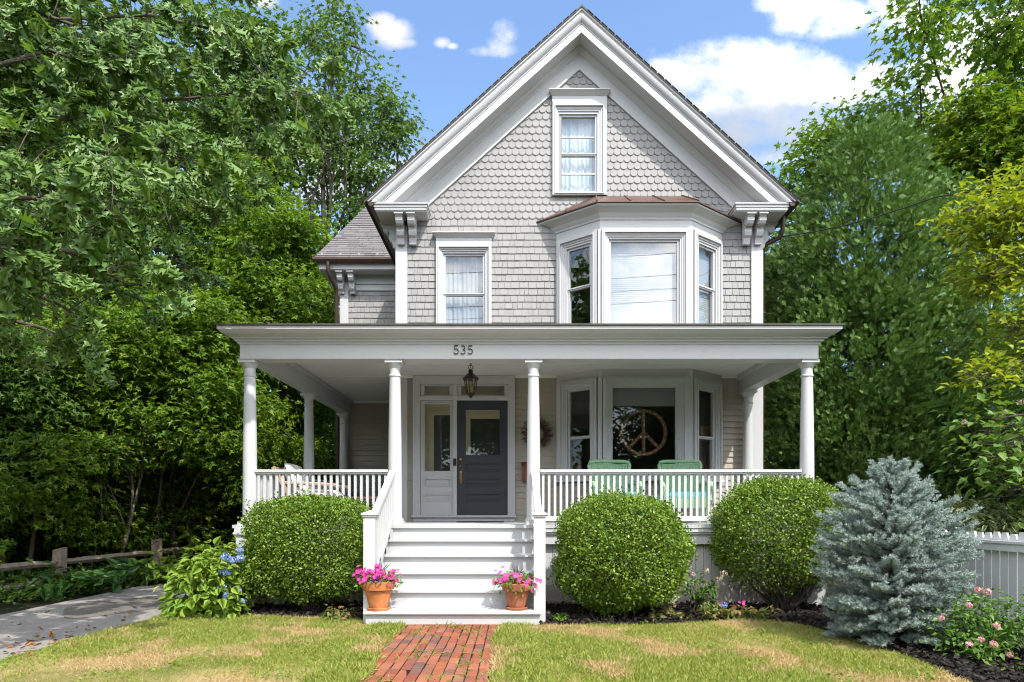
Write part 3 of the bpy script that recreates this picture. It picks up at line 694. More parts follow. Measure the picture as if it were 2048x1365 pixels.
# --- porch ------------------------------------------------------------------
PL, PRt = -3.93, 4.30
f = MB()
f.box(PL, PRt, YF, -.0, ZF-.045, ZF); f.box(PL, XL, .0, WY, ZF-.045, ZF-.001)
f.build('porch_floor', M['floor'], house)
k = MB()                                                            # floor edge trim and skirt, in front only where there are no steps
for a, b_ in ((PL+.02, -1.72), (.26, PRt-.02)):
    k.box(a, b_, YF+.012, YF+.05, ZF-.10, ZF-.046); k.box(a, b_, YF+.03, YF+.09, ZF-.13, ZF-.10); k.box(a, b_, YF+.06, YF+.10, ZF-.27, ZF-.13)
k.box(PL+.02, PL+.06, YF+.1, WY, ZF-.27, ZF-.046); k.box(PRt-.06, PRt-.02, YF+.1, 0, ZF-.27, ZF-.046)
k.build('porch_fascia', M['white'], house)
rg = random.Random(5)
for a, b_ in ((PL+.3, -1.75), (.30, PRt-.1)):
    x = a; k = MB()
    while x < b_: k.box(x+.002, x+.108, YF+.14, YF+.16 + rg.uniform(0,.004), .27, ZF-.271); x += .112
    k.build('porch_skirt', M['skirt'], house)
k = MB(); y = YF + .2
while y < WY: k.box(PL+.1, PL+.12, y, y+.106, .27, ZF-.271); y += .112
k.build('porch_skirt', M['skirt'], house)
k = MB(); k.box(PL+.06, -1.72, YF+.10, YF+.4, -.1, .27); k.box(.27, PRt-.07, YF+.10, YF+.4, -.1, .27); k.box(XL-.02, XR+.02, .03, 9, -.1, .9); k.box(-3.88, XL, WY+.02, 8, -.1, 1.0); k.build('foundation', M['concrete'], house)
def column(x, y, pier=False):
    c = MB(); h = 3.44 - ZF
    c.box(x-.125, x+.125, y-.125, y+.125, ZF, ZF+.045)
    c.lathe([(.118,.045),(.122,.06),(.112,.085),(.100,.095),(.0975,.13),(.097,.5),(.092,1.2),(.082,1.8),(.076,h-.235),(.087,h-.225),(.087,h-.205),(.076,h-.195),(.077,h-.11),(.086,h-.10),(.108,h-.065),(.118,h-.045)], (x,y,ZF), 28)
    c.box(x-.122, x+.122, y-.122, y+.122, 3.44-.045, 3.44)
    return c.build('column', M['white'], house, smooth=40)
COLS = [(-3.766,YC),(-1.709,YC),(.255,YC),(4.134,YC),(-3.766,.14),(-3.766,2.5),(4.13,-.17)]
for x, y in COLS: column(x, y)
for k in (MB(), ): k.box(-3.865,-3.60,YF-.03,YF+.24,0,.99); k.box(-3.895,-3.57,YF-.06,YF+.26,.99,1.02); k.box(-3.88,-3.585,YF-.045,YF+.25,1.02,1.075); k.box(-3.875,-3.59,YF-.04,YF+.245,.70,.715)
k.build('porch_pier', M['white'], house); k = MB()
k.box(4.03,4.30,YF-.03,YF+.24,0,.99); k.box(4.00,4.32,YF-.06,YF+.26,.99,1.02); k.box(4.015,4.31,YF-.045,YF+.25,1.02,1.075)
k.build('porch_pier', M['white'], house)
bm_ = MB()
bm_.box(-3.847, 4.231, -2.59, -2.31, 3.44, 3.68); bm_.box(-3.847, -3.65, -2.31, WY, 3.441, 3.68); bm_.box(4.03, 4.231, -2.31, 0, 3.441, 3.68)
bm_.box(-3.65, 4.03, -2.31, -2.26, 3.66, 3.74); bm_.box(-3.65, -3.6, -2.26, WY, 3.661, 3.741); bm_.box(3.98, 4.03, -2.26, 0, 3.661, 3.741)
bm_.build('porch_beam', M['white'], house)
ce = MB(); y = -2.30; i = 0
while y < -.01:
    ce.box(-3.65, 4.03, y+.003, min(y+.085, -.0), 3.745, 3.765); y += .088
while y < WY: ce.box(-3.65, XL, y+.003, y+.085, 3.745, 3.765); y += .088
ce.box(-3.66, 4.04, -2.31, .0, 3.766, 3.78); ce.box(-3.66, XL, .0, WY, 3.766, 3.781)
ce.box(XL, BP[0][0], -.05, .0, 3.70, 3.744); ce.box(BP[3][0], 4.03, -.05, 0, 3.70, 3.744); ce.box(-3.65, XL, WY-.04, WY, 3.70, 3.744)
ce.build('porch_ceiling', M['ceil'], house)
co = MB()                                                           # cornice swept round the three open sides
pr = [(.0,3.635),(.012,3.635),(.018,3.66),(.05,3.675),(.055,3.70),(.085,3.705),(.09,3.72),(.13,3.735),(.19,3.765),(.215,3.79),(.222,3.795),(.224,3.84),(.0,3.86)]
pth = [lambda o, z: (-3.847-o, WY, z), lambda o, z: (-3.847-o, -2.59-o, z), lambda o, z: (4.231+o, -2.59-o, z), lambda o, z: (4.231+o, .0, z)]
co.sweep(pr, pth); co.build('porch_cornice', M['white'], house, smooth=30)
ro = MB(); a, b_, y = -3.847-.245, 4.231+.245, -2.59-.245
ro.add([(a,y,3.842),(b_,y,3.842),(b_-1.0,.0,4.28),(XL,.0,4.28),(a,WY,3.842),(XL-.2,WY,4.2),
        (a,y,3.862),(b_,y,3.862),(b_-1.0,.0,4.30),(XL,.0,4.30),(a,WY,3.862),(XL-.2,WY,4.22),(b_,0,3.842),(b_,0,3.862)],
       [(6,7,8,9),(6,9,11,10),(7,13,8),(0,1,7,6),(0,6,10,4),(1,12,13,7)])
ro.build('porch_roof', M['roofdark'], house)
dg = [[(.062,.118),(.012,.118),(.006,.066),(.030,.076),(.052,.068),(.066,.046),(.062,.020),(.040,.004),(.016,.006),(.002,.022)],
      [(.006,.112),(.030,.119),(.054,.108),(.056,.084),(.040,.066),(.026,.063),(.044,.060),(.062,.044),(.060,.018),(.038,.003),(.014,.006),(.002,.022)]]
for j, d in enumerate((0, 1, 0)):
    n_ = MB(); x0 = -.862 + j*.098
    n_.tube([(x0 + a, -2.605, 3.499 + z) for a, z in dg[d]], .0062, 6); n_.build('house_number', M['black'], house, smooth=60)
# --- railings
def railing(p, q, n, zt=1.90, zb=1.17):
    p, q = Vector((*p, 0)), Vector((*q, 0)); up = Vector((0,0,1))
    top = MB(); top.beam(p + up*(zt-.02), q + up*(zt-.02), .10, .04); top.beam(p + up*(zt-.053), q + up*(zt-.053), .06, .026); top.beam(p + up*(zb+.035), q + up*(zb+.035), .05, .07)
    rl = top.build('railing', M['white'], house); first = None
    for i in range(n):
        c = p.lerp(q, (i+.5)/n)
        if first is None:
            b = MB(); b.box(c.x-.0175, c.x+.0175, c.y-.0175, c.y+.0175, zb+.07, zt-.066); first = b.build('baluster', M['white'], rl); c0 = c; base = first.location.copy()
        else:
            o = first.copy(); COL.objects.link(o); o.parent = rl; o.location = base + (c - c0)
    return rl
railing((-3.68,YC), (-1.80,YC), 22); railing((.35,YC), (4.04,YC), 44); railing((-3.766,-2.36), (-3.766,.05), 27); railing((-3.766,.24), (-3.766,2.41), 24); railing((4.13,-2.36), (4.13,-.27), 24)
# --- steps
TR = [(.93,-2.93),(.742,-3.21),(.548,-3.49),(.352,-3.77),(.148,-4.12)]
steps_parts = []
for sx in (-1, 1):
    sm = MB(); xo = -1.745 if sx < 0 else .285; xi = -1.705 if sx < 0 else .245
    pts = [(YF+.05,.0),(YF+.05,ZF-.05),(YF+.01,ZF-.05)]
    for z, y in TR[:4]: pts += [(pts[-1][0], z-.03), (y+.04, z-.03)]
    pts += [(pts[-1][0], 0)]
    sm.prism(pts, lambda p, a: (a, p[0], p[1]), xo, xi); stairs = sm.build('steps' if sx < 0 else 'stringer', M['step'], house if sx < 0 else steps_parts[0]); steps_parts.append(stairs)
stairs = steps_parts[0]; prev = (ZF, YF)
for i, (z, y) in enumerate(TR):
    x0, x1 = (-1.704, .244) if i < 4 else (-1.765, .305)
    t_ = MB(); t_.box(x0, x1, y, prev[1]+.035 if i < 4 else prev[1]+.05, z-.030, z); t_.box(x0+.004, x1-.004, y-.008, y, z-.027, z-.004); t_.build('tread', M['step'], stairs)
    rz = MB(); rz.box(x0+.001, x1-.001, prev[1]+.034, prev[1]+.052, z+.0005, prev[0]-.031); rz.build('riser', M['step'], stairs)
    prev = (z, y)
rz = MB(); rz.box(-1.74, .28, -4.09, -4.07, -.05, .117); rz.box(-1.74, -1.72, -4.07, -3.75, -.05, .117); rz.box(.26, .28, -4.07, -3.75, -.05, .117); rz.build('riser', M['step'], stairs)
for sx, xa, xb, zb in ((-1, -1.722, -1.722, .0), (1, .262, .285, -.02)):
    n_ = MB(); y0 = -3.93; n_.box(xb-.068, xb+.068, y0-.068, y0+.068, zb, 1.245); n_.box(xb-.092, xb+.092, y0-.092, y0+.092, 1.268, 1.29); n_.box(xb-.08, xb+.08, y0-.08, y0+.08, 1.245, 1.268)
    n_.add([(xb-.085,y0-.085,1.29),(xb+.085,y0-.085,1.29),(xb+.085,y0+.085,1.29),(xb-.085,y0+.085,1.29),(xb,y0,1.325)], [(0,1,4),(1,2,4),(2,3,4),(3,0,4)]); n_.build('newel_post', M['white'], house)
    h = MB(); P0, P1 = Vector((xa,-2.56,1.86)), Vector((xb,-3.86,1.20)); h.plumb(P0, P1, .085, .05); h.plumb(P0 - Vector((0,0,.055)), P1 - Vector((0,0,.055)), .055, .06)
    Q0, Q1 = Vector((xa,-2.62,1.22)), Vector((xb,-3.86,.42)); h.plumb(Q0, Q1, .05, .07)
    hr = h.build('handrail', M['white'], house)
    for i in range(9):
        t0 = (i+.6)/9.2; a = P0.lerp(P1, t0); bq = Q0.lerp(Q1, t0); bb = MB(); bb.box(a.x-.017, a.x+.017, a.y-.017, a.y+.017, bq.z+.02, a.z-.07); bb.build('baluster', M['white'], hr)
# ------------------------------------------------------------------ things on and about the porch
# lantern
lx, ly = -.70, -1.52
t = thing('hanging_lantern', (lx,ly,3.07), 'dark bronze lantern with amber glass hanging from the porch ceiling before the front door', 'lantern')
m = MB(); m.tube([(lx,ly,3.75),(lx,ly,3.72),(lx,ly,3.60)], .006, 6)
for i in range(4):
    z = 3.70 - i*.045; a = i % 2
    m.tube([(lx + (1-a)*.014*math.cos(k), ly + a*.014*math.cos(k), z + .024*math.sin(k)) for k in np.linspace(0, 6.28, 11)], .004, 5)
m.tube([(lx + .034*math.cos(k), ly, 3.555 + .034*math.sin(k)) for k in np.linspace(0, 6.28, 15)], .006, 6); m.build('chain', M['lantern'], t)
m = MB(); m.lathe([(.012,.455),(.02,.45),(.042,.43),(.036,.415),(.03,.405),(.06,.375),(.105,.335),(.125,.315),(.128,.300),(.118,.292),(.10,.29)], (lx,ly,3.07), 20); m.build('cap', M['lantern'], t, smooth=40)
m = MB(); m.lathe([(.098,.288),(.094,.25),(.082,.17),(.066,.105),(.055,.085)], (lx,ly,3.07), 20); m.build('glass_globe', M['amber'], t, smooth=60)
m = MB()
for k in range(6):
    a = k*math.pi/3 + .3; m.tube([(lx + r*math.cos(a), ly + r*math.sin(a), 3.07 + z) for r, z in ((.102,.288),(.098,.25),(.086,.17),(.07,.105),(.058,.085))], .0055, 5)
m.lathe([(.06,.085),(.072,.078),(.07,.062),(.04,.05),(.022,.04),(.028,.026),(.016,.012),(.006,.0)], (lx,ly,3.07), 16); m.build('cage', M['lantern'], t, smooth=40)
m = MB()
for dx in (-.025, .02, .0): m.tube([(lx+dx,ly+dx*.8,3.15),(lx+dx,ly+dx*.8,3.24 + dx)], .012, 8)
m.build('candle', M['candle'], t)
# twig wreath
rw = np.random.default_rng(4); cx, cz = .383, 2.69; m = MB()
for i in range(230):
    a = rw.random()*6.283; r0 = rw.uniform(.10,.17); r1 = rw.uniform(.2,.31); a2 = a + rw.normal()*.35; y = -.03 - rw.random()*.07
    p = Vector((cx + r0*math.cos(a), y, cz + r0*math.sin(a))); q = Vector((cx + r1*math.cos(a2), y - rw.random()*.05, cz + r1*math.sin(a2)))
    m.tube([p, p.lerp(q,.5) + Vector(rw.normal(size=3))*.012, q], [.006,.005,.003], 5)
m.tube([(cx + .15*math.cos(k), -.05, cz + .15*math.sin(k)) for k in np.linspace(0,6.283,25)], .025, 6)
tag(m.build('wreath', M['wreath']), 'round wreath of dry brown twigs hung on the wall beside the front door', 'wreath')
# mailbox
t = thing('mailbox', (.24,-.02,1.83), 'rusty red metal mailbox fixed to the clapboard wall right of the front door', 'mailbox')
m = MB(); m.box(.12,.36,-.115,-.006,1.84,2.12); m.add([(.12,-.115,2.12),(.36,-.115,2.12),(.36,-.006,2.17),(.12,-.006,2.17),(.12,-.006,2.12),(.36,-.006,2.12)], [(0,1,2,3),(0,3,4),(1,5,2)]); m.build('box', M['rustbox'], t)
m = MB(); m.add([(.105,-.135,2.105),(.375,-.135,2.105),(.375,-.006,2.18),(.105,-.006,2.18),(.105,-.135,2.117),(.375,-.135,2.117),(.375,-.006,2.192),(.105,-.006,2.192)], [(3,2,1,0),(4,5,6,7),(0,1,5,4),(1,2,6,5),(2,3,7,6),(3,0,4,7)]); m.build('lid', M['rustbox'], t)
m = MB(); m.box(-.98,-.20,-1.0,-.35,ZF,ZF+.012); tag(m.build('doormat', M['mat']), 'thin black doormat lying in front of the slate blue door', 'doormat')
# wicker chairs
def wicker(cx, cy, label, rz):
    t = thing('wicker_chair', (0,0,0), label, 'armchair', 'green wicker chairs on the porch')
    def part(nm, fn, mat='wicker', parent=None):
        b = MB(); fn(b); return b.build(nm, M[mat], parent or t)
    def back(b):
        for i in range(24):
            x = -.30 + .60*(i+.5)/24; b.tube([(x*.92,.27,.40),(x*.97,.31,.68),(x,.35,.96)], .0125, 5)
        for z in np.arange(.46,.95,.055): b.tube([(-.3,.275+(z-.4)*.14,z),(.3,.275+(z-.4)*.14,z)], .010, 5)
    bk = part('backrest', back)
    def rim(b): b.tube([(-.285,.27,.38),(-.31,.31,.7),(-.335,.345,.94),(-.32,.352,.985),(-.25,.356,1.0),(.25,.356,1.0),(.32,.352,.985),(.335,.345,.94),(.31,.31,.7),(.285,.27,.38)], .030, 8)
    part('back_rim', rim, parent=bk)
    def seat(b):
        b.box(-.30,.30,-.30,.28,.33,.40)
        for i in range(26): x = -.30 + .6*(i+.5)/26; b.tube([(x,-.305,.40),(x,-.31,.24)], .011, 5)
    part('seat', seat)
    for s in (-1, 1):
        part('arm', lambda b: (b.tube([(s*.31,.30,.62),(s*.36,.05,.63),(s*.37,-.22,.62),(s*.36,-.32,.56),(s*.34,-.31,.36)], .034, 8), [b.tube([(s*.345,y,.6),(s*.32,y,.36)], .011, 5) for y in np.arange(-.26,.28,.05)]))
        for y in (-.28, .26): part('leg', lambda b: b.tube([(s*.29,y,.36),(s*.30,y*1.05,.0)], .026, 8))
    def cush(b): b.prism([(-.28,0),(-.27,-.03),(.27,-.03),(.28,0),(.27,.05),(-.27,.05)], lambda p, a: (p[0], a, .435 + p[1]), -.31, .24)
    part('cushion', cush, 'teal')
    t.location = (cx, cy, ZF); t.rotation_euler = (0,0,R(rz)); return t
wicker(1.555,-1.42,'green wicker armchair in front of the left part of the bay window',4)
wicker(2.66,-1.42,'green wicker armchair nearer the right end of the porch',-4)
t = thing('side_table', (2.13,-1.35,ZF), 'small pale teal wooden side table between the green wicker chairs', 'table')
m = MB(); m.box(1.92,2.34,-1.56,-1.14,ZF+.40,ZF+.43); m.build('table_top', M['tealpaint'], t)
m = MB()
for i in range(4): m.box(1.945+i*.094,2.03+i*.094,-1.53,-1.515,ZF+.05,ZF+.40); m.box(1.945+i*.094,2.03+i*.094,-1.185,-1.17,ZF+.05,ZF+.40)
for i in range(4): m.box(1.945,1.96,-1.51+i*.082,-1.435+i*.082,ZF+.05,ZF+.399); m.box(2.306,2.321,-1.51+i*.082,-1.435+i*.082,ZF+.05,ZF+.399)
m.build('side_panel', M['tealpaint'], t)
for x in (1.96, 2.30):
    for y in (-1.50, -1.20): m = MB(); m.box(x-.02,x+.02,y-.02,y+.02,ZF,ZF+.4); m.build('leg', M['tealpaint'], t)
# left: lounge chair with loose cushion, low table, sofa
t = thing('lounge_chair', (-3.05,-.95,ZF), 'wooden lounge chair with loose grey white cushions at the left end of the porch', 'chair')
def lp(nm, mat, fn, par=None):
    b = MB(); fn(b); return b.build(nm, M[mat], par or t)
def fr(b):
    for y in (-1.28,-.62):
        b.plumb((-3.50,y,ZF+.78),(-2.60,y,ZF+.62),.05,.05) if False else b.tube([(-3.45,y,ZF+.62),(-2.9,y,ZF+.60),(-2.66,y,ZF+.58),(-2.62,y,ZF+.55)], .03, 8)
        b.beam((-3.62,y,ZF+.86),(-3.30,y,ZF+.30),.045,.06,(0,1,0)); b.beam((-2.75,y,ZF+.58),(-2.66,y,ZF),.045,.05,(0,1,0)); b.beam((-3.32,y,ZF+.34),(-3.52,y,ZF),.045,.05,(0,1,0)); b.beam((-3.35,y,ZF+.36),(-2.7,y,ZF+.36),.045,.05)
    b.beam((-3.6,-1.28,ZF+.82),(-3.6,-.62,ZF+.82),.04,.09)
lp('frame', 'bleached', fr)
def pil(b, c, U, V_, N, w, h, th):
    c, U, V_, N = Vector(c), Vector(U).normalized(), Vector(V_).normalized(), Vector(N).normalized(); n = 10; vs = []
    for sgn in (1, -1):
        for i in range(n+1):
            for j in range(n+1):
                a, d = i/n*2-1, j/n*2-1; z = th*((1-a**4)*(1-d**4))**.5*.5*(1 + .12*math.sin(7*a+3*d)); vs.append(c + U*a*w/2*(1-.06*d*d) + V_*d*h/2*(1-.06*a*a) + N*sgn*z)
    k = (n+1)**2; f = [(s_*k + i*(n+1)+j, s_*k + (i+1)*(n+1)+j, s_*k + (i+1)*(n+1)+j+1, s_*k + i*(n+1)+j+1) for s_ in (0,1) for i in range(n) for j in range(n)]
    b.add(vs, f)
lp('back_cushion', 'cushion', lambda b: pil(b, (-3.33,-.95,ZF+.64), (0,1,0), (-.45,0,.9), (.9,0,.45), .62, .66, .2))
lp('seat_cushion', 'cushion', lambda b: pil(b, (-3.0,-.95,ZF+.44), (0,1,0), (1,0,0), (0,0,1), .62, .66, .16))
t.location = (-3.12,-1.45,ZF)
t = thing('low_table', (-2.45,-.55,ZF), 'low wooden slatted table on the porch left of the stairs', 'table')
m = MB()
for i in range(5): m.box(-2.75,-2.18,-.80+i*.115,-.70+i*.115,ZF+.40,ZF+.43)
m.build('table_top', M['oakwood'], t)
m = MB(); m.rect_frame((-2.73,-2.20,ZF+.30,ZF+.40),(-2.66,-2.27,ZF+.31,ZF+.39),-.79,-.765); m.build('apron', M['oakwood'], t)
for x in (-2.71,-2.22):
    for y in (-.77,-.28): m = MB(); m.box(x-.022,x+.022,y-.022,y+.022,ZF,ZF+.399); m.build('leg', M['oakwood'], t)
t = thing('porch_sofa', (-2.95,2.1,ZF), 'blue grey cushioned sofa against the dark clapboard wall at the back of the porch', 'sofa')
m = MB(); m.box(-3.45,-2.35,1.75,2.55,ZF+.12,ZF+.28); m.build('base', M['oakwood'], t)
for x in (-3.4,-2.4):
    for y in (1.8,2.5): m = MB(); m.box(x-.03,x+.03,y-.03,y+.03,ZF,ZF+.12); m.build('leg', M['oakwood'], t)
for i in range(2):
    x = -3.17 + i*.54; m = MB(); pil(m, (x,2.05,ZF+.38), (1,0,0), (0,1,0), (0,0,1), .53, .62, .2); m.build('seat_cushion', M['greycloth'], t, smooth=60)
    m = MB(); pil(m, (x,2.42,ZF+.62), (1,0,0), (0,.2,1), (0,-1,.2), .53, .5, .2); m.build('back_cushion', M['greycloth'], t, smooth=60)
for x in (-3.5,-2.3): m = MB(); m.box(x-.06,x+.06,1.75,2.56,ZF+.12,ZF+.60); m.build('arm', M['greycloth'], t)
# peace sign inside the bay window
px_, py_, pz_ = 2.27,-.18,2.70; t = thing('peace_sign', (px_,py_,pz_), 'large rusty round peace sign studded with bulbs inside the porch bay window', 'sign')
m = MB(); m.tube([(px_+.39*math.sin(k),py_,pz_+.39*math.cos(k)) for k in np.linspace(0,6.2832,49)], .036, 8)
for a in (0, math.pi, 2.36, -2.36): m.tube([(px_,py_,pz_),(px_+.38*math.sin(a),py_,pz_+.38*math.cos(a))], .032, 8)
m.build('frame', M['rust'], t, smooth=60)
m = MB()
for k in range(22): a = k*6.2832/22; m.lathe([(.004,-.01),(.012,-.004),(.012,.006),(.004,.012)], (px_+.39*math.sin(a),py_-.042,pz_+.39*math.cos(a)), 8)
for a in (0, math.pi, 2.36, -2.36):
    for q in (.1,.2,.3): m.lathe([(.004,-.01),(.012,-.004),(.012,.006),(.004,.012)], (px_+q*math.sin(a),py_-.038,pz_+q*math.cos(a)), 8)
m.build('bulbs', M['bulb'], t)
t = thing('table_lamp', (3.62,.75,ZF), 'table lamp with tan shade on a stand inside the right bay window', 'lamp')
m = MB(); m.lathe([(.17,.0),(.12,.3),(.118,.3),(.168,.0)], (3.62,.75,2.62), 18); m.build('lamp_shade', plain('tan lamp shade', (.5,.27,.10), .8), t, smooth=50)
m = MB(); m.lathe([(.09,.0),(.09,.02),(.02,.04),(.05,.2),(.02,.35),(.012,.5)], (3.62,.75,2.1), 14); m.box(3.4,3.84,.55,.95,2.06,2.10); m.box(3.58,3.66,.71,.79,ZF,2.06); m.build('base', M['oakwood'], t)
# flower pots
def pot(cx, cy, z, label, seed, mat, dense, s=1.0):
    rr = np.random.default_rng(seed); t = thing('flower_pot', (cx,cy,z), label, 'flower pot', 'flower pots on the bottom step')
    m = MB(); m.lathe([(.105,.0),(.125,.004),(.135,.03),(.128,.034),(.12,.012),(.105,.010)], (cx,cy,z), 28); m.build('saucer', M[mat], t, smooth=40)
    m = MB(); m.lathe([(.10*s,.012),(.155*s,.235*s),(.158*s,.237*s),(.178*s,.24*s),(.190*s,.325*s),(.176*s,.332*s),(.165*s,.30*s),(.0,.30*s)], (cx,cy,z), 32); m.build('pot', M[mat], t, smooth=35)
    zt = z + .32*s; top = np.array([cx,cy,zt])
    n = 420; u = unit(rr.normal(size=(n,3))*np.array([1,1,.5]) + np.array([0,0,.35])); P = top + u*np.array([.27,.22,.15])*rr.uniform(.3,1,(n,1)); 
    D = u + np.array([0,0,-.25]) + rr.normal(size=(n,3))*.4; V, T = leaf_arrays(OVATE, P, D, np.array([0,0,1.]) + .6*u + rr.normal(size=(n,3))*.4, rr.uniform(.035,.065,n)); np_mesh('leaves', V, T, M['potleaf'], t)
    fl = []
    nb = 120 if dense else 62
    ctr = np.array([[-.17,-.03,.10],[-.02,-.05,.13],[.13,-.02,.07],[-.1,-.1,.06]]) if dense else np.array([[-.12,-.05,.08],[.0,-.08,.1],[.14,-.03,.04],[.2,-.04,-.03],[-.2,0,.02]])
    idx = rr.integers(len(ctr), size=nb); sp = .055 if dense else .075
    P = top + ctr[idx] + rr.normal(size=(nb,3))*np.array([sp*1.1,sp,sp*.7]); Nn = unit(P - (top - np.array([0,0,.1]))) + np.array([.0,-.7,.3]) + rr.normal(size=(nb,3))*.3
    V, T = leaf_arrays(FLOWER, P, np.cross(Nn, rr.normal(size=(nb,3))), Nn, rr.uniform(.042,.058,nb)); np_mesh('blossoms', V, T, M['pink'], t)
    if dense:
        P = top + np.array([.0,-.15,.02]) + rr.normal(size=(10,3))*np.array([.03,.02,.012]); Nn = np.tile([0,-1.,.3],(10,1)); V, T = leaf_arrays(FLOWER, P, rr.normal(size=(10,3)), Nn, np.full(10,.034)); np_mesh('purple_blossoms', V, T, M['purple'], t)
    m = MB()
    for i in range(9 if dense else 6):
        a = rr.uniform(-2.9,2.9); h = rr.uniform(.22,.42); sp = rr.uniform(.03,.2)
        p = [Vector((cx,cy+.02,zt-.02)) + Vector((math.sin(a)*sp*q*q, .3*math.cos(a)*sp*q*q, h*q*(1-.12*q))) for q in (0,.35,.7,1)]
        m.tube(p, [.006,.0065,.005,.001], 4)
    m.build('grass_spike', M['spike'], t); return t
pot(-1.617,-3.97,.148,'bright sunlit terracotta pot with a dense mound of pink petunias left of the steps',11,'terra',True,1.03)
pot(.015,-3.92,.148,'less sunlit, browner terracotta pot with loose pink petunias at the right end of the bottom step',12,'terra2',False,.96)

# ------------------------------------------------------------------ fences, wires
FL = [(-7.62,8.1),(-7.28,10.2),(-7.02,12.5),(-6.88,14.9),(-6.74,17.3)]
t = thing('split_rail_fence', (-7.2,0,0), 'low weathered split rail fence between the driveway and the woods', 'fence'); rf = np.random.default_rng(2)
for x, d in FL:
    m = MB(); a = rf.uniform(-.01,.01); m.prism([(-.075,-.06),(.07,-.07),(.08,.055),(-.06,.07)], lambda p, q: (x + p[0] + a*q*3, d + CY + p[1], q + p[0]*.25*(q > .3)), -.2, .735 + rf.uniform(-.03,.03)); m.build('post', M['wood'], t)
for (x0,d0),(x1,d1) in zip(FL, FL[1:]):
    for z in (.50,.19):
        m = MB(); p, q = Vector((x0,d0+CY-.1,z+rf.uniform(-.015,.015))), Vector((x1,d1+CY+.1,z+rf.uniform(-.015,.015))); n = 8; pts = [p.lerp(q,i/n) + Vector((rf.normal()*.004,0,rf.normal()*.006)) for i in range(n+1)]
        m.tube(pts, [.035 + .022*math.sin(math.pi*min(1,max(0,(i+.3)/n*1.0)))**.5 + rf.uniform(-.004,.004) for i in range(n+1)], 5); m.build('rail', M['wood'], t)
t = thing('picket_fence', (4.72,-4.5,0), 'white wooden picket fence with pointed tops behind the blue spruce', 'fence')
A0, A1 = Vector((4.60,-1.9,0)), Vector((4.95,-7.0,0)); dv = (A1-A0); Ln = dv.length; dv.normalize(); mFe = frame_M(A0, dv, (dv.y,-dv.x,0))
rf = np.random.default_rng(6); i = 0; u = .05
while u < Ln:
    m = MB(mFe); h = 1.10 + rf.uniform(-.012,.012); m.prism([(u-.044,.03),(u+.044,.03),(u+.044,h-.05),(u+.028,h),(u-.028,h),(u-.044,h-.05)], lambda p, q: (p[0], q, p[1]), -.018 + rf.uniform(-.003,.003), .003)
    m.build('picket', M['fencewhite'], t); u += .102
for z in (.98,.22): m = MB(mFe); m.box(0,Ln,.004,.045,z-.055,z+.045); m.box(0,Ln,.045,.06,z+.02,z+.045); m.build('rail', M['fencewhite'], t)
u = .0
while u < Ln: m = MB(mFe); m.box(u-.05,u+.05,-.125,-.022,-.2,1.06); m.build('post', M['fencewhite'], t); u += 2.4
def cable(pts, name, label, r=.011, grp=None):
    m = MB(); m.tube(pts, r, 6); return tag(m.build(name, M['wire']), label, 'cable', grp)
p0, p1, p2 = at(2240,285,8.6), at(1870,395,10.6), at(1545,476,12.2)
cable([p0.lerp(p1,k/6) - Vector((0,0,.12*math.sin(math.pi*k/6))) for k in range(7)] + [p1.lerp(p2,k/6) - Vector((0,0,.1*math.sin(math.pi*k/6))) for k in range(1,7)] + [(XR+.06,.35,6.0)], 'service_cable', 'thin black cable crossing the trees to the right upper corner of the house')
m = MB(); m.lathe([(.03,.0),(.036,.01),(.036,.05),(.03,.06),(.012,.075)], (.385,-3.95,.06), 12); m.tube([(.385,-3.95,.06),(.385,-3.95,-.05)], .008, 6)
tag(m.build('garden_light', M['black']), 'tiny black garden stake light in the mulch right of the steps', 'light')
# ------------------------------------------------------------------ ground
def sheet(name, pts, z, mat, k='structure', sub=None):
    m = MB(); m.poly([(x,y,z) for x,y in pts]); return kind(m.build(name, M[mat]), k)
sheet('ground', [(-300,-300),(300,-300),(300,300),(-300,300)], -.03, 'forest')
LAWN = [(-4.5,-9.5),(4.9,-9.5),(4.9,-1),(-4.5,-1)]
sheet('lawn', LAWN, -.004, 'lawn')
rgd = np.random.default_rng(9)
edge = [(-4.58,-9.5),(-4.56,-6.2),(-4.5,-4.6),(-4.35,-3.3),(-4.1,-1.0),(-4.05,3),(-4.1,9)]
sheet('driveway', [(-6.45,-9.5)] + edge + [(-6.6,9),(-6.55,1.2),(-6.5,-3.4)], .004, 'drive')
a = np.linspace(0, 6.283, 25)[:-1]; sheet('wet_patch', [(-5.45 + .62*math.cos(k) + .1*math.cos(3*k), -2.65 + 1.0*math.sin(k) + .12*math.sin(2*k+1)) for k in a], .008, 'wet' if 'wet' in M else 'bed')
BEDL = [(-4.55,-2.2),(-4.5,-3.15),(-4.0,-3.42),(-3.3,-3.5),(-2.5,-3.62),(-1.74,-3.8),(-1.74,-2.3)]
BEDR = [(.29,-2.3),(.29,-4.12),(.8,-4.18),(1.6,-4.1),(2.5,-3.85),(2.95,-3.7),(3.3,-4.1),(3.5,-4.8),(3.56,-5.6),(3.5,-6.6),(3.5,-7.6),(5.0,-7.6),(4.7,-2.3)]
sheet('mulch_bed', BEDL, .006, 'bed'); sheet('mulch_bed', BEDR, .006, 'bed')
from mathutils.geometry import intersect_point_tri_2d
def inside(P, poly):
    x, y = P[:,0], P[:,1]; c = np.zeros(len(P), bool); n = len(poly)
    for i in range(n):
        (x0,y0),(x1,y1) = poly[i], poly[i-1]
        k = ((y0 > y) != (y1 > y)) & (x < (x1-x0)*(y-y0)/((y1-y0) if y1 != y0 else 1e-9) + x0); c ^= k
    return c
P = np.concatenate([rgd.uniform((-4.6,-7.6),(5,-2.2),(42000,2))]); P = P[inside(P,BEDL)|inside(P,BEDR)]
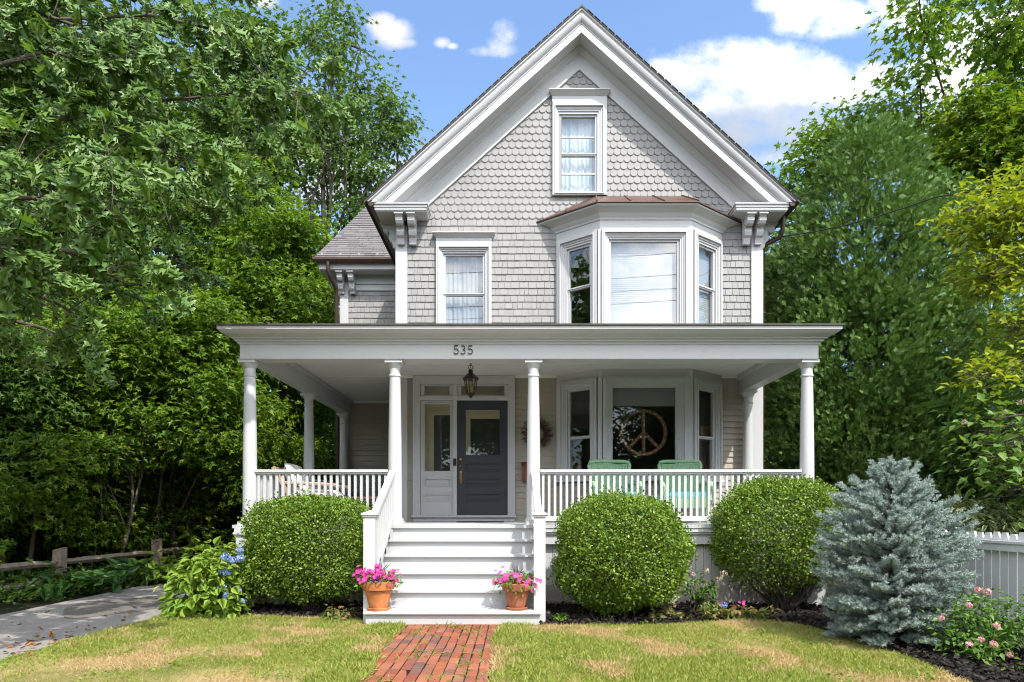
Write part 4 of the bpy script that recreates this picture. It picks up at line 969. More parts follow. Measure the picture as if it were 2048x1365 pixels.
n = len(P); V, T = leaf_arrays(SMALL, np.c_[P, rgd.uniform(.004,.04,n)], rgd.normal(size=(n,3))*np.array([1,1,.35]), rgd.normal(size=(n,3))+np.array([0,0,1.2]), rgd.uniform(.025,.07,n))
kind(np_mesh('mulch_chips', V, T, M['mulch']), 'stuff')
# brick path
PX0, PX1 = -1.33, -.17; m = MB(); gap = .008; bwid = .093; bl_ = .197; j = 0; x = PX0; rb = random.Random(8)
while x < PX1:
    y = -4.125 - (bl_*.5 if j % 2 else .12)*1.0
    m.box(x+.004, x+bwid-.004, y+.005, -4.125, -.02, .006) if y < -4.15 else None
    while y > -8.6:
        z = .010 + rb.uniform(-.005,.007); tx, ty = rb.uniform(-.004,.004), rb.uniform(-.004,.004); x0, x1, y0, y1 = x+.004+rb.uniform(-.002,.002), x+bwid-.004, y-bl_+.005, y-.004
        m.add([(x0,y0,-.03),(x1,y0,-.03),(x1,y1,-.03),(x0,y1,-.03),(x0,y0,z-.006+tx),(x1,y0,z-.006-tx),(x1,y1,z-.006-tx+ty),(x0,y1,z-.006+tx+ty),(x0+.006,y0+.006,z+tx),(x1-.006,y0+.006,z-tx),(x1-.006,y1-.006,z-tx+ty),(x0+.006,y1-.006,z+tx+ty)],
              [(8,9,10,11),(4,5,9,8),(5,6,10,9),(6,7,11,10),(7,4,8,11),(0,1,5,4),(1,2,6,5),(2,3,7,6),(3,0,4,7)])
        y -= bl_
    x += bwid; j += 1
kind(m.build('brick_path', M['brick']), 'structure')
sheet('path_sand', [(PX0-.02,-8.7),(PX1+.02,-8.7),(PX1+.02,-4.11),(PX0-.02,-4.11)], .001, 'bed')
# grass: one stuff object; bare straw patches are real thin spots
def fbm(x, y, seed, sc):
    r = np.random.default_rng(seed); out = 0
    for o in range(4):
        k = r.normal(size=(6,2))*sc*2**o*.55; ph = r.uniform(0,6.28,6); out = out + sum(np.sin(x*k[i,0] + y*k[i,1] + ph[i]) for i in range(6))/6/1.6**o
    return out
N_ = 330000; P = rgd.uniform((-4.66,-7.3),(3.8,-3.2),(N_,2))
ok = ~(inside(P,BEDL)|inside(P,BEDR)) & ~((P[:,0] > -1.80) & (P[:,0] < .33) & (P[:,1] > -4.13))
xe = np.interp(P[:,1], [e[1] for e in edge], [e[0] for e in edge]); ok &= P[:,0] > xe + .02*np.sin(P[:,1]*9)
lft = PX0 + .10 + .11*fbm(P[:,0]*0, P[:,1], 3, 2.2); rgt = PX1 - .02 + .05*fbm(P[:,0]*0, P[:,1], 4, 3)
ok &= ~((P[:,0] > lft) & (P[:,0] < rgt))
den = fbm(P[:,0], P[:,1], 5, 1.3) + .5*fbm(P[:,0], P[:,1], 6, 4.5)
edgeb = (np.abs(P[:,0]-PX1) < .35) | (np.abs(P[:,0]-PX0) < .3)
keep = rgd.random(N_) < np.clip(.55 + .55*den + .35*edgeb, .16, 1)
P = P[ok & keep]; den = den[ok & keep]; edgeb = edgeb[ok & keep]; n = len(P)
BLADE = (np.array([(-.09,0,0),(.09,0,0),(.06,.55,-.06),(-.06,.55,-.06),(0,1,-.25)], float), np.array([(0,1,2),(0,2,3),(3,2,4)]))
H = np.clip(.034 + .016*den + .022*edgeb, .018, .085)*rgd.uniform(.6,1.4,n)
V, T = leaf_arrays(BLADE, np.c_[P, np.full(n,-.003)], rgd.normal(size=(n,3))*np.array([.75,.75,.1]) + np.array([0,0,.8]), rgd.normal(size=(n,3))*np.array([1,1,.2]), H, rgd.uniform(.5,2,n))
kind(np_mesh('grass', V, T, M['grass']), 'stuff')
# broad leaved weeds and clover patches in the lawn
CP = rgd.uniform((-4.4,-6.9),(3.3,-4.2),(46,2)); CP = CP[~((CP[:,0] > -1.6) & (CP[:,0] < .1))]; k = 34; P = np.repeat(CP,k,0) + rgd.normal(size=(len(CP)*k,2))*np.repeat(rgd.uniform(.04,.16,len(CP)),k)[:,None]; n = len(P)
P = np.c_[P, rgd.uniform(.01,.05,n)]; ok = ~(inside(P[:,:2],BEDL)|inside(P[:,:2],BEDR)); P = P[ok]; n = len(P)
V, T = leaf_arrays(OVATE, P, rgd.normal(size=(n,3))*np.array([1,1,.3]), np.array([0,0,1.]) + rgd.normal(size=(n,3))*.4, rgd.uniform(.02,.045,n)); kind(np_mesh('lawn_weeds', V, T, M['weed']), 'stuff')
# weeds in the joints
W_ = []
for i in range(150):
    x = PX0 + bwid*rgd.integers(1,13) + rgd.normal()*.008; y = -4.2 - rgd.random()*3.0; k = rgd.integers(4,16); s = rgd.uniform(.02,.055)*(1.6 if rgd.random() < .12 else 1)
    W_.append((x,y,k,s))
P = np.concatenate([np.c_[np.full(k,x)+rgd.normal(size=k)*s*.7, np.full(k,y)+rgd.normal(size=k)*s*.9, np.full(k,.006)] for x,y,k,s in W_]); S = np.concatenate([rgd.uniform(.6,1.3,k)*s for x,y,k,s in W_]); n = len(P)
V, T = leaf_arrays(BLADE, P, rgd.normal(size=(n,3))*np.array([1,1,.1]) + np.array([0,0,.55]), rgd.normal(size=(n,3)), S, rgd.uniform(.5,2,n)); kind(np_mesh('path_weeds', V, T, M['weed']), 'stuff')
# fallen leaves on the driveway edge
n = 95; P = np.c_[-4.75 + rgd.normal(size=n)*.22, -5.0 + rgd.normal(size=n)*.5, np.full(n,.012)]; P[:30,0] = rgd.uniform(-6.2,-4.6,30); P[:30,1] = rgd.uniform(-6,-2.5,30)
V, T = leaf_arrays(OAK_FAR, P, rgd.normal(size=(n,3))*np.array([1,1,.1]), np.array([0,0,1.]) + rgd.normal(size=(n,3))*.4, rgd.uniform(.04,.085,n), np.full(n,-1.)); kind(np_mesh('fallen_leaves', V, T, M['dryleaf']), 'stuff')
# ------------------------------------------------------------------ clipped bushes
def bush(cx, cy, z0, z1, rx, ry, label, seed, n=24000, pw=2.6, open_base=0.):
    rr = np.random.default_rng(seed); t = thing('clipped_bush', (cx,cy,0), label, 'bush', 'round clipped bushes before the porch')
    u = unit(rr.normal(size=(n,3))); h = (z1-z0)/2; cz = (z0+z1)/2
    k = (np.abs(u)**pw).sum(1)**(-1/pw)
    lump = 1 + .06*np.sin(u[:,0]*5+seed) * np.sin(u[:,2]*6+1) + .045*np.sin(u[:,0]*15+2)*np.sin(u[:,1]*13+u[:,2]*12)
    r = k*lump*(1 - .34*rr.random(n)**2.0 + .03*rr.normal(size=n))
    low = np.clip((-.25 - u[:,2]*k)/.6, 0, 1); keep = rr.random(n) > low*open_base
    r = r*(1 - .12*np.clip(-u[:,2]*k - .35, 0, 1))
    P = np.array([cx,cy,cz]) + u*r[:,None]*np.array([rx,ry,h])
    # sprig tips poking out
    C = P[rr.integers(n, size=420)]; Ct = C + unit(C - np.array([cx,cy,cz]))*rr.uniform(.02,.11,(420,1)); tips = np.repeat(Ct,5,0) + rr.normal(size=(2100,3))*.018
    P = np.concatenate([P[keep], tips]); U = unit(P - np.array([cx,cy,cz])); m_ = len(P)
    D = rr.normal(size=(m_,3)) + .7*U + np.array([0,0,.35]); N = .75*U + np.array([0,0,.5]) + rr.normal(size=(m_,3))*.75
    V, T = leaf_arrays(SMALL, P, D, N, rr.uniform(.025,.045,m_)); np_mesh('foliage', V, T, M['bush'], t)
    m = MB()
    for i in range(46):
        a = rr.uniform(0,6.28); b0 = Vector((cx + .10*math.cos(a), cy + .10*math.sin(a), 0)); v = unit(rr.normal(size=(1,3)) + np.array([[0,0,.5]]))[0]; e = Vector((cx + v[0]*rx*.86, cy + v[1]*ry*.86, max(.15, cz + v[2]*h*.86)))
        m.tube(wig(rr, b0, e, 4, .06), [.016,.013,.010,.007,.004], 5)
    m.build('stems', M['bark'], t); return t
bush(-2.70,-3.02,.12,1.47,.80,.66,'boxy clipped holly bush left of the front steps, beside the blue hydrangea',21,46000,3.2,.35)
bush(1.33,-3.42,.03,1.50,.80,.80,'round clipped holly bush immediately right of the front steps',22,52000,2.5,.1)
bush(3.56,-2.98,.22,1.74,.87,.74,'round clipped holly bush with bare lower stems next to the blue spruce',23,48000,2.5,.8)
# ------------------------------------------------------------------ blue spruce
def spruce(cx, cy, H, Rm, label, seed):
    rr = np.random.default_rng(seed); t = thing('blue_spruce', (cx,cy,0), label, 'spruce'); m = MB()
    m.tube([(cx,cy,-.05),(cx+.01,cy,.8),(cx,cy+.01,H*.98)], [.045,.025,.006], 8)
    tw = []
    def rad(z): q = z/H; return Rm*(np.interp(q, [0,.1,.3,.5,.68,.85,1], [.58,.74,.93,1.0,.80,.46,.05]))
    z = .16
    while z < H*.985:
        q = z/H; nb = int(8 + 9*(1-q)); a0 = rr.random()*6.28
        for b in range(nb):
            a = a0 + 6.283*b/nb + rr.normal()*.18; r = rad(z)*rr.uniform(.80,1.08)*(1 + .11*math.sin(3*a + z*4) + .08*math.sin(5*a - z*7)); up = -.02 + .55*q + rr.normal()*.07
            if q > .86: up += .8*(q-.86)/.14
            d = Vector((math.cos(a), math.sin(a), up)); o = Vector((cx,cy,z - .10)); k = max(4, int(r/.047)); pts = [o + Vector((d.x*r*s, d.y*r*s, d.z*r*s*(.35+.65*s))) for s in np.linspace(0,1,6)]
            m.tube(pts, [.013,.010,.008,.006,.005,.003], 5, False)
            sd = Vector((-d.y, d.x, 0))
            for i in range(k+1):
                s = .34 + .66*i/k; p = o + Vector((d.x*r*s, d.y*r*s, d.z*r*s*(.35+.65*s)))
                for sg in (1,-1):
                    if rr.random() < .13: continue
                    e = (d*rr.uniform(.55,1.0) + sd*sg*rr.uniform(.5,1.0) + Vector((0,0,rr.uniform(-.1,.38)))).normalized(); tw.append((p, e, rr.uniform(.075,.13)*(1.15-.3*s)))
                if rr.random() < .75: tw.append((p, (d*.7 + Vector((0,0,rr.uniform(.2,.7))) + sd*rr.normal()*.3).normalized(), rr.uniform(.07,.12)))
            tw.append((pts[-1] - d*.03, (d + Vector((0,0,.15))).normalized(), .13))
        z += rr.uniform(.095,.135)*(1 - .2*q)
    for i in range(1000):
        z = H*(1 - rr.random()**.75*.93); a = rr.random()*6.28; r = rad(z)*(rr.uniform(.5,.97) if i < 640 else rr.uniform(.08,.5)); d = Vector((math.cos(a), math.sin(a), rr.uniform(.0,.6))); tw.append((Vector((cx + r*d.x, cy + r*d.y, z + .1*r)), (d + Vector(rr.normal(size=3))*.35).normalized(), rr.uniform(.08,.13)))
    for dx, dz in ((-.05,.0),(.06,-.03),(.02,.02)): tw.append((Vector((cx+dx*.3,cy,H*.93)), Vector((dx*1.3, rr.normal()*.06, 1)).normalized(), .19+dz))
    m.build('trunk', M['bark'], t)
    P0 = np.array([p for p,_,_ in tw]); E = unit(np.array([e for _,e,_ in tw])); Ls = np.array([l for *_,l in tw]); per = 58
    Pr = np.repeat(P0,per,0); Er = np.repeat(E,per,0); Lr = np.repeat(Ls,per); s = rr.random(len(Pr)); Q = unit(np.cross(Er, rr.normal(size=Er.shape)))
    D = Q + Er*rr.uniform(.55,1.1,(len(Pr),1)) + np.array([0,0,.15]); S = .031*(1.15-.5*s**4)*rr.uniform(.8,1.15,len(Pr))
    ND = (np.array([(-.10,0,0),(.10,0,0),(0,1,0)], float), np.array([(0,1,2)]))
    V, T = leaf_arrays(ND, Pr + Er*(s*Lr)[:,None], D, rr.normal(size=Er.shape), S)
    # one colour per twig: join the needles of a twig through a thin stem strip is not needed, islands vary softly
    np_mesh('needles', V, T, M['spruce'], t); return t
spruce(3.80,-5.05,1.80,.71,'bushy blue grey spruce before the white picket fence',31)
# ------------------------------------------------------------------ small plants
def leafy(name, loc, label, cat, mat, seed, pts, U, tpl, size, per, cr, droop, stems=20, stemmat='potleaf', group=None, extra=None, flat=.5, up=1.):
    rr = np.random.default_rng(seed); t = thing(name, loc, label, cat, group)
    V, T = cat_arrays([foliage(rr, pts, U, per, cr, size, droop, flat, tpl, up=up)]); np_mesh('leaves', V, T, M[mat], t)
    m = MB(); b = Vector(loc)
    for i in range(min(stems, len(pts))):
        p = Vector(pts[i]); a = b + Vector(rr.normal(size=3)*np.array([.06,.06,0])); q = a.lerp(p,.55); q.z = a.z + (p.z-a.z)*.7; m.tube([a,q,p],[.008,.006,.003],5)
    m.build('stems', M[stemmat], t)
    if extra: extra(t, rr)
    return t
def balls(name, mat, cs, r, tpl=SMALL, n=90, size=.03):
    def fn(t, rr):
        for c in cs:
            u = unit(rr.normal(size=(n,3))*np.array([1,1,.85])); q = r*rr.uniform(.8,1.15); P = np.array(c) + u*q*np.array([1,1,.8])*rr.uniform(.82,1.02,(n,1)); V, T = leaf_arrays(tpl, P, np.cross(u, rr.normal(size=(n,3))), u + rr.normal(size=(n,3))*.25, size*rr.uniform(.8,1.2,n)); np_mesh(name, V, T, M[mat], t)
    return fn
rp = np.random.default_rng(40)
hb = [B(418,1155,8.15,52,46,.4), B(462,1145,8.3,36,50,.38), B(388,1195,8.0,34,28,.3), B(450,1200,8.0,42,28,.3), B(432,1112,8.6,34,18,.3)]
C, U = clumps(rp, hb, 150, .45)
blo = [at(px,py,7.95) for px,py in ((451,1114),(466,1121),(480,1117),(480,1101),(439,1143),(454,1146),(443,1176),(475,1181),(455,1192),(451,1212),(483,1204))]
leafy('hydrangea', (-3.85,-3.25,0), 'leafy light green hydrangea with blue mophead blooms beside the left porch pier', 'hydrangea', 'hydrangea', 41, C, U, BROAD, .118, 6, .09, .30, 40, extra=balls('bloom','bluebloom',blo,.052,SMALL,110,.028), up=.8)
def impatiens(name, x, y, label, seed, mat, fl, nf, s=1., grp='bedding plants in the mulch'):
    rr = np.random.default_rng(seed); n = 10; C = np.array([x,y,.07*s]) + rr.normal(size=(n,3))*np.array([.055,.05,.03])*s; U = unit(rr.normal(size=(n,3)) + np.array([0,0,.5]))
    def ex(t, r2):
        if not nf: return
        P = np.array([x,y,.14*s]) + r2.normal(size=(nf,3))*np.array([.05,.05,.03])*s; P[:,2] = np.maximum(P[:,2], .08); V, T = leaf_arrays(FLOWER, P, r2.normal(size=(nf,3)), np.tile([.1,-.8,.6],(nf,1)) + r2.normal(size=(nf,3))*.2, np.full(nf,.036)); np_mesh('blossoms', V, T, M[fl], t)
    return leafy(name, (x,y,.006), label, 'bedding plant', mat, seed, C, U, OVATE, .065*s, 5, .03, .25, 8, group=grp, extra=ex)
for i,(px,py,d,lab,mat,fl,nf,s) in enumerate([
    (1312,1232,7.75,'small brownish bedding plant in the mulch at the right foot of the round bush','coleus',None,0,1.),
    (1352,1228,7.8,'small bedding plant without blooms in the mulch left of the lilac bloom','coleus',None,0,1.),
    (1422,1232,7.75,'pale green bedding plant in front of the lilac bloom','coleus',None,0,1.2),
    (1450,1230,7.75,'bedding plant with a single magenta blossom in the mulch','coleus','pink',2,1.1),
    (1486,1232,7.75,'bedding plant with three bright pink blossoms in the mulch','coleus','pink',5,1.1),
    (1517,1238,7.7,'bare leafy bedding plant at the grass edge below the right bush','coleus',None,0,1.3),
    (664,1243,7.75,'reddish bedding plant between the left bush and the steps','coleus',None,0,1.1),
    (690,1240,7.78,'reddish bedding plant touching the left side of the bottom step','coleus',None,0,1.1),
    (1122,1240,7.7,'tiny bedding plant by the stake light right of the steps','potleaf',None,0,.8),
    (437,1222,7.9,'low bedding plant with white and magenta blossoms under the hydrangea','potleaf','pink',5,1.5)]):
    p = at(px,py,d); impatiens('bedding_plant', p.x, p.y, lab, 50+i, mat, fl, nf, s)
p = at(1400,1170,8.35); hb = [B(1395,1170,8.35,30,30,.2), B(1425,1185,8.2,16,22,.15)]; C, U = clumps(rp, hb, 26, .4)
leafy('fading_hydrangea', (p.x,p.y,0), 'small yellowing hydrangea with dried cream flower heads between the two right bushes', 'hydrangea', 'rose', 71, C, U, BROAD, .075, 4, .05, .3, 26, 'dried', extra=balls('dried_bloom','dried',[at(x,y,8.2) for x,y in ((1378,1138),(1412,1142),(1438,1158),(1385,1150),(1447,1148))],.045,SMALL,70,.024))
p = at(1428,1205,8.0); C = np.array([[p.x,p.y,.12]]) + rp.normal(size=(9,3))*.05
leafy('young_hydrangea', (p.x,p.y,.006), 'small broad leaved plant with one lilac bloom in the mulch', 'hydrangea', 'hosta', 72, C, unit(rp.normal(size=(9,3))), BROAD, .085, 3, .04, .3, 8, extra=balls('bloom','bluebloom',[at(1448,1211,7.9)],.045,SMALL,80,.024))
# roses on the right
hb = [B(1945,1245,5.9,62,60,.35), B(1900,1270,5.9,40,50,.3), B(2000,1270,5.7,55,55,.3), B(1950,1200,6.1,50,30,.2), B(2035,1230,5.7,35,70,.3), B(1960,1310,5.6,60,35,.3)]; C, U = clumps(rp, hb, 210, .2)
leafy('rose_bush', (4.15,-5.85,0), 'straggling rose bush with pale pink flowers against the white picket fence', 'rose bush', 'rose', 73, C, U, OVATE, .055, 7, .07, .25, 60, 'potleaf',
      extra=balls('rose','palepink',[at(x,y,5.45) for x,y in ((1956,1180),(1974,1184),(1938,1211),(1883,1237),(1993,1252),(1963,1279),(1938,1289),(1986,1288),(2020,1310))],.023,SMALL,46,.022))
# hostas along the fence
for i,(px,py,d,s,lab) in enumerate([(128,1180,9.9,1.2,'clump of hosta leaves at the foot of the nearest visible fence post'),(190,1172,10.3,1.,'hosta clump in the middle of the driveway edge, under the long fence rail'),(258,1150,11.2,1.15,'hosta clump just left of the second fence post'),(300,1140,11.6,1.25,'large round leaved hosta right in front of the second fence post'),(335,1128,11.6,1.2,'pale hosta clump between the second fence post and the blue hydrangea')]):
    p = at(px,py,d); C = np.array([p.x,p.y,.2*s]) + rp.normal(size=(16,3))*np.array([.2,.18,.06])*s; U = unit(C - np.array([p.x,p.y,-.05])); leafy('hosta', (p.x,p.y,0), lab, 'hosta', 'hosta' if i < 3 else 'hydrangea', 80+i, C, U, BROAD, .19*s, 3, .07, .3, 14, group='hostas along the split rail fence')
rr = np.random.default_rng(90); n = 2600; P = np.c_[rr.uniform(-9.5,-6.7,n), rr.uniform(-5.5,6,n), np.zeros(n)]; P = P[P[:,0] < np.interp(P[:,1],[-5.5,6],[-6.75,-6.75])]; P[:,2] = rr.uniform(.03,.28,len(P)); V, T = cat_arrays([foliage(rr, P, unit(rr.normal(size=P.shape)+np.array([0,0,1])), 5, .12, .085, .1, .5, OVATE)])
kind(np_mesh('ground_cover', V, T, M['mapledeep']), 'stuff')
# ------------------------------------------------------------------ shrubs at the right edge
def side_shrub(name, loc, branches, label, cat, mat, seed, tpl, size, per, cr, droop, n_along=9, bark='barkdark', extra=None, r0=.05):
    rr = np.random.default_rng(seed); t = thing(name, loc, label, cat); m = MB(); C = []; U = []
    b = Vector(loc); top = Vector((loc[0]+.2, loc[1], max(p[-1].z for p in branches)*.8)); m.tube(wig(rr,b,top,6,.03), [r0*(1-.1*i) for i in range(7)], 8)
    for pts in branches:
        st = b.lerp(top, .35 + .6*rr.random()); path = [st] + pts
        for a, c in zip(path, path[1:]):
            m.tube(wig(rr,a,c,4,.05), [.016,.013,.011,.009,.007], 5)
        for a, c in zip(pts[:-1] if len(pts) > 1 else path[:-1], pts[1:] if len(pts) > 1 else path[1:]):
            for k in range(n_along):
                p = a.lerp(c, (k+rr.random())/n_along); tip = p + Vector(rr.normal(size=3)*np.array([.16,.16,.13])); m.tube([p,tip],[.005,.003],4); C.append(tip); U.append(unit(np.array([(tip-p)])+np.array([[0,0,.12]]))[0])
    m.build('branches', M[bark], t); V, T = cat_arrays([foliage(rr, np.array(C), np.array(U), per, cr, size, droop, .6, tpl)]); np_mesh('crown', V, T, M[mat], t)
    if extra: extra(t, rr)
    return t
br = [[at(2260,300,9.0),at(2120,330,8.9),at(1990,400,8.8),at(1915,425,8.7)],[at(2200,350,8.6),at(2080,380,8.6),at(2010,430,8.6),at(1965,420,8.6)],[at(2250,420,9.2),at(2110,440,9),at(2010,490,8.9),at(1985,520,8.8)],[at(2240,500,9),at(2100,510,8.9),at(2000,535,8.8),at(1972,560,8.8)],[at(2200,560,8.6),at(2100,590,8.6),at(2030,650,8.6)],[at(2240,620,9.2),at(2120,640,9.2),at(2040,690,9)],[at(2200,720,8.8),at(2090,720,8.8),at(1990,745,8.6),at(1925,755,8.6)],[at(2260,240,9.4),at(2150,280,9.2),at(2060,350,9)],[at(2250,380,8.8),at(2120,400,8.8),at(2040,460,8.8)],[at(2250,470,8.7),at(2130,550,8.7),at(2050,600,8.7)]]
br += [[p + Vector((.12,.35,-.12)) for p in b] for b in br[:6]]
side_shrub('magnolia_tree', at(2330,1215,8.8), br, 'yellow green broad leaved tree reaching in from the right edge', 'tree', 'yellowleaf', 101, OVATE, .115, 10, .085, .0, 15, 'bark')
bv = [[at(2180,800,7.6),at(2060,830,7.5),at(1960,850,7.4)],[at(2180,840,7.4),at(2070,870,7.4),at(1980,890,7.3)],[at(2180,900,7.5),at(2080,910,7.4),at(1970,915,7.3)],[at(2190,930,7.8),at(2080,945,7.6),at(1985,945,7.5)],[at(2150,970,7.4),at(2070,975,7.4),at(2010,980,7.3)],[at(2200,860,8),at(2090,880,8),at(2010,900,7.8)]]
bv += [[p + Vector((.1,.25,-.08)) for p in b] for b in bv]
side_shrub('viburnum_shrub', at(2200,1240,7.6), bv, 'arching viburnum shrub with pale flower clusters at the right edge above the fence', 'shrub', 'viburnum', 102, OVATE, .125, 5, .09, .3, 8, 'barkdark', extra=lambda t, rr: balls('flower_cluster','dried',[at(1928,845,7.3),at(2008,825,7.3),at(2040,805,7.3)],.035,SMALL,50,.018)(t, rr))
hb = [B(1945,1035,8.0,48,32,.35), B(1990,1045,7.9,36,30,.3), B(1915,1030,8.2,30,30,.3)]; C, U = clumps(rp, hb, 110, .3)
leafy('variegated_shrub', (5.75,-3.5,0), 'cream edged variegated shrub rising just above the picket fence beside the spruce', 'shrub', 'varieg', 103, C, U, LANCE, .13, 8, .07, .35, 40, 'barkdark')
# ------------------------------------------------------------------ arborvitae
def arbor(name, base, blobs, label, seed, n, per=32, size=.145, group=None):
    rr = np.random.default_rng(seed); t = thing(name, base, label, 'arborvitae', group); C, U = clumps(rr, blobs, n, .72); C = C[C[:,2] > .1]; U = U[:len(C)]
    k = len(C)*per; Cr = np.repeat(C,per,0); ax = np.array([base[0],base[1],0]); out = Cr - ax; out[:,2] = 0; out = unit(out)
    P = Cr + rr.normal(size=(k,3))*np.array([.115,.115,.15]); D = out*.75 + np.array([0,0,.55]) + rr.normal(size=(k,3))*.42; N = rr.normal(size=(k,3)) + out*.3 + np.array([0,0,.4])
    V, T = leaf_arrays(SPRAY, P, D, N, size*rr.uniform(.6,1.2,k), rr.uniform(-1,3,k)); np_mesh('crown', V, T, M['arbor'], t)
    m = MB(); zt = max(b[2]+b[5] for b in blobs)*.95; m.tube(wig(rr,(base[0],base[1],-.1),(base[0],base[1],zt),8,.01), [.16,.15,.13,.11,.09,.07,.05,.03,.01], 8)
    for i in range(70): c = Vector(C[i]); m.tube([Vector((base[0],base[1],max(.2,c.z-.5))), c], [.022,.006], 5)
    m.build('trunk', M['bark'], t); return t
p = at(1725,1120,13.3); 
arbor('arborvitae_tree', (p.x,p.y,0), [B(1725,420,13.3,110,150,1.3),B(1690,560,13.3,145,150,1.6),B(1760,560,13.0,140,170,1.5),B(1680,720,13.3,160,150,1.8),B(1770,740,12.8,150,160,1.6),B(1690,890,13.3,150,150,1.8),B(1780,900,12.8,150,150,1.6),B(1720,1040,13.2,160,120,1.7),B(1740,320,13.4,60,70,.7),B(1600,640,13.6,70,170,1.0),B(1590,880,13.6,70,180,1.0)], 'tall broad dark green arborvitae filling the space right of the house', 111, 1900)
p = at(1915,1120,12.6)
arbor('arborvitae_tree', (p.x,p.y,0), [B(1900,520,12.8,90,120,1.1),B(1915,680,12.6,110,150,1.3),B(1930,850,12.4,120,150,1.4),B(1920,1000,12.4,120,120,1.4),B(1870,440,13,60,90,.9),B(2020,820,12.6,90,220,1.1),B(2090,900,12.4,90,250,1.1)], 'lower arborvitae standing between the tall arborvitae and the yellow green tree', 112, 980)
# ------------------------------------------------------------------ maples on the right
p = at(2150,1110,17)
tree('maple_tree', (p.x,p.y,0), [B(1990,80,16,130,130,2),B(1850,60,15.5,75,70,1.3),B(1840,170,15.5,55,50,1),B(1960,260,16,100,90,1.6),B(2090,150,16.5,120,160,2),B(1890,290,15.8,80,60,1.2),B(2080,330,16.5,110,100,1.6),B(1975,-90,16.5,150,110,2),B(2120,-60,17,160,160,2)],
     'large green maple overhanging the top right corner', 'tree', M['maple'], M['barkdark'], 121, 470, 15, .24, .185, MAPLE_FAR, .4, .2, at(2120,100,17), .1, 90)
p = at(1850,1090,19)
tree('maple_tree', (p.x,p.y,0), [B(1660,260,18,35,55,.7),B(1625,330,18,40,60,.8),B(1760,250,18,60,55,.9),B(1700,340,18.2,60,60,.9),B(1575,390,18.4,40,50,.8),B(1560,520,18.6,60,90,1.2),B(1570,680,18.6,50,120,1.2),B(1820,280,18,60,70,1.)],
     'green maple whose branch tips rise behind the arborvitae against the clouds', 'tree', M['maple'], M['barkdark'], 122, 420, 13, .26, .17, MAPLE_FAR, .35, .18, at(1740,300,18.5), .2, 60)
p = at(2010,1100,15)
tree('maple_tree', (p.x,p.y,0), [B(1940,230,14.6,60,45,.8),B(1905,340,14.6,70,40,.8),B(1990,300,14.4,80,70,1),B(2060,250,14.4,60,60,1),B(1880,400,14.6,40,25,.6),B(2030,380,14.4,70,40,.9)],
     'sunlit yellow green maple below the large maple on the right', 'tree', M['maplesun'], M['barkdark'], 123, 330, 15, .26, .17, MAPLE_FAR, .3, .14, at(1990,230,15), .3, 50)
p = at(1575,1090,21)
tree('maple_tree', (p.x,p.y,0), [B(1560,560,20,60,120,1.6),B(1560,800,20,70,150,1.8),B(1590,1000,20,80,90,1.6)], 'sunny maple just visible between the house corner and the arborvitae', 'tree', M['maplesun'], M['bark'], 124, 260, 13, .3, .17, MAPLE_FAR, .35, .15, at(1565,480,20.5), .3, 30)
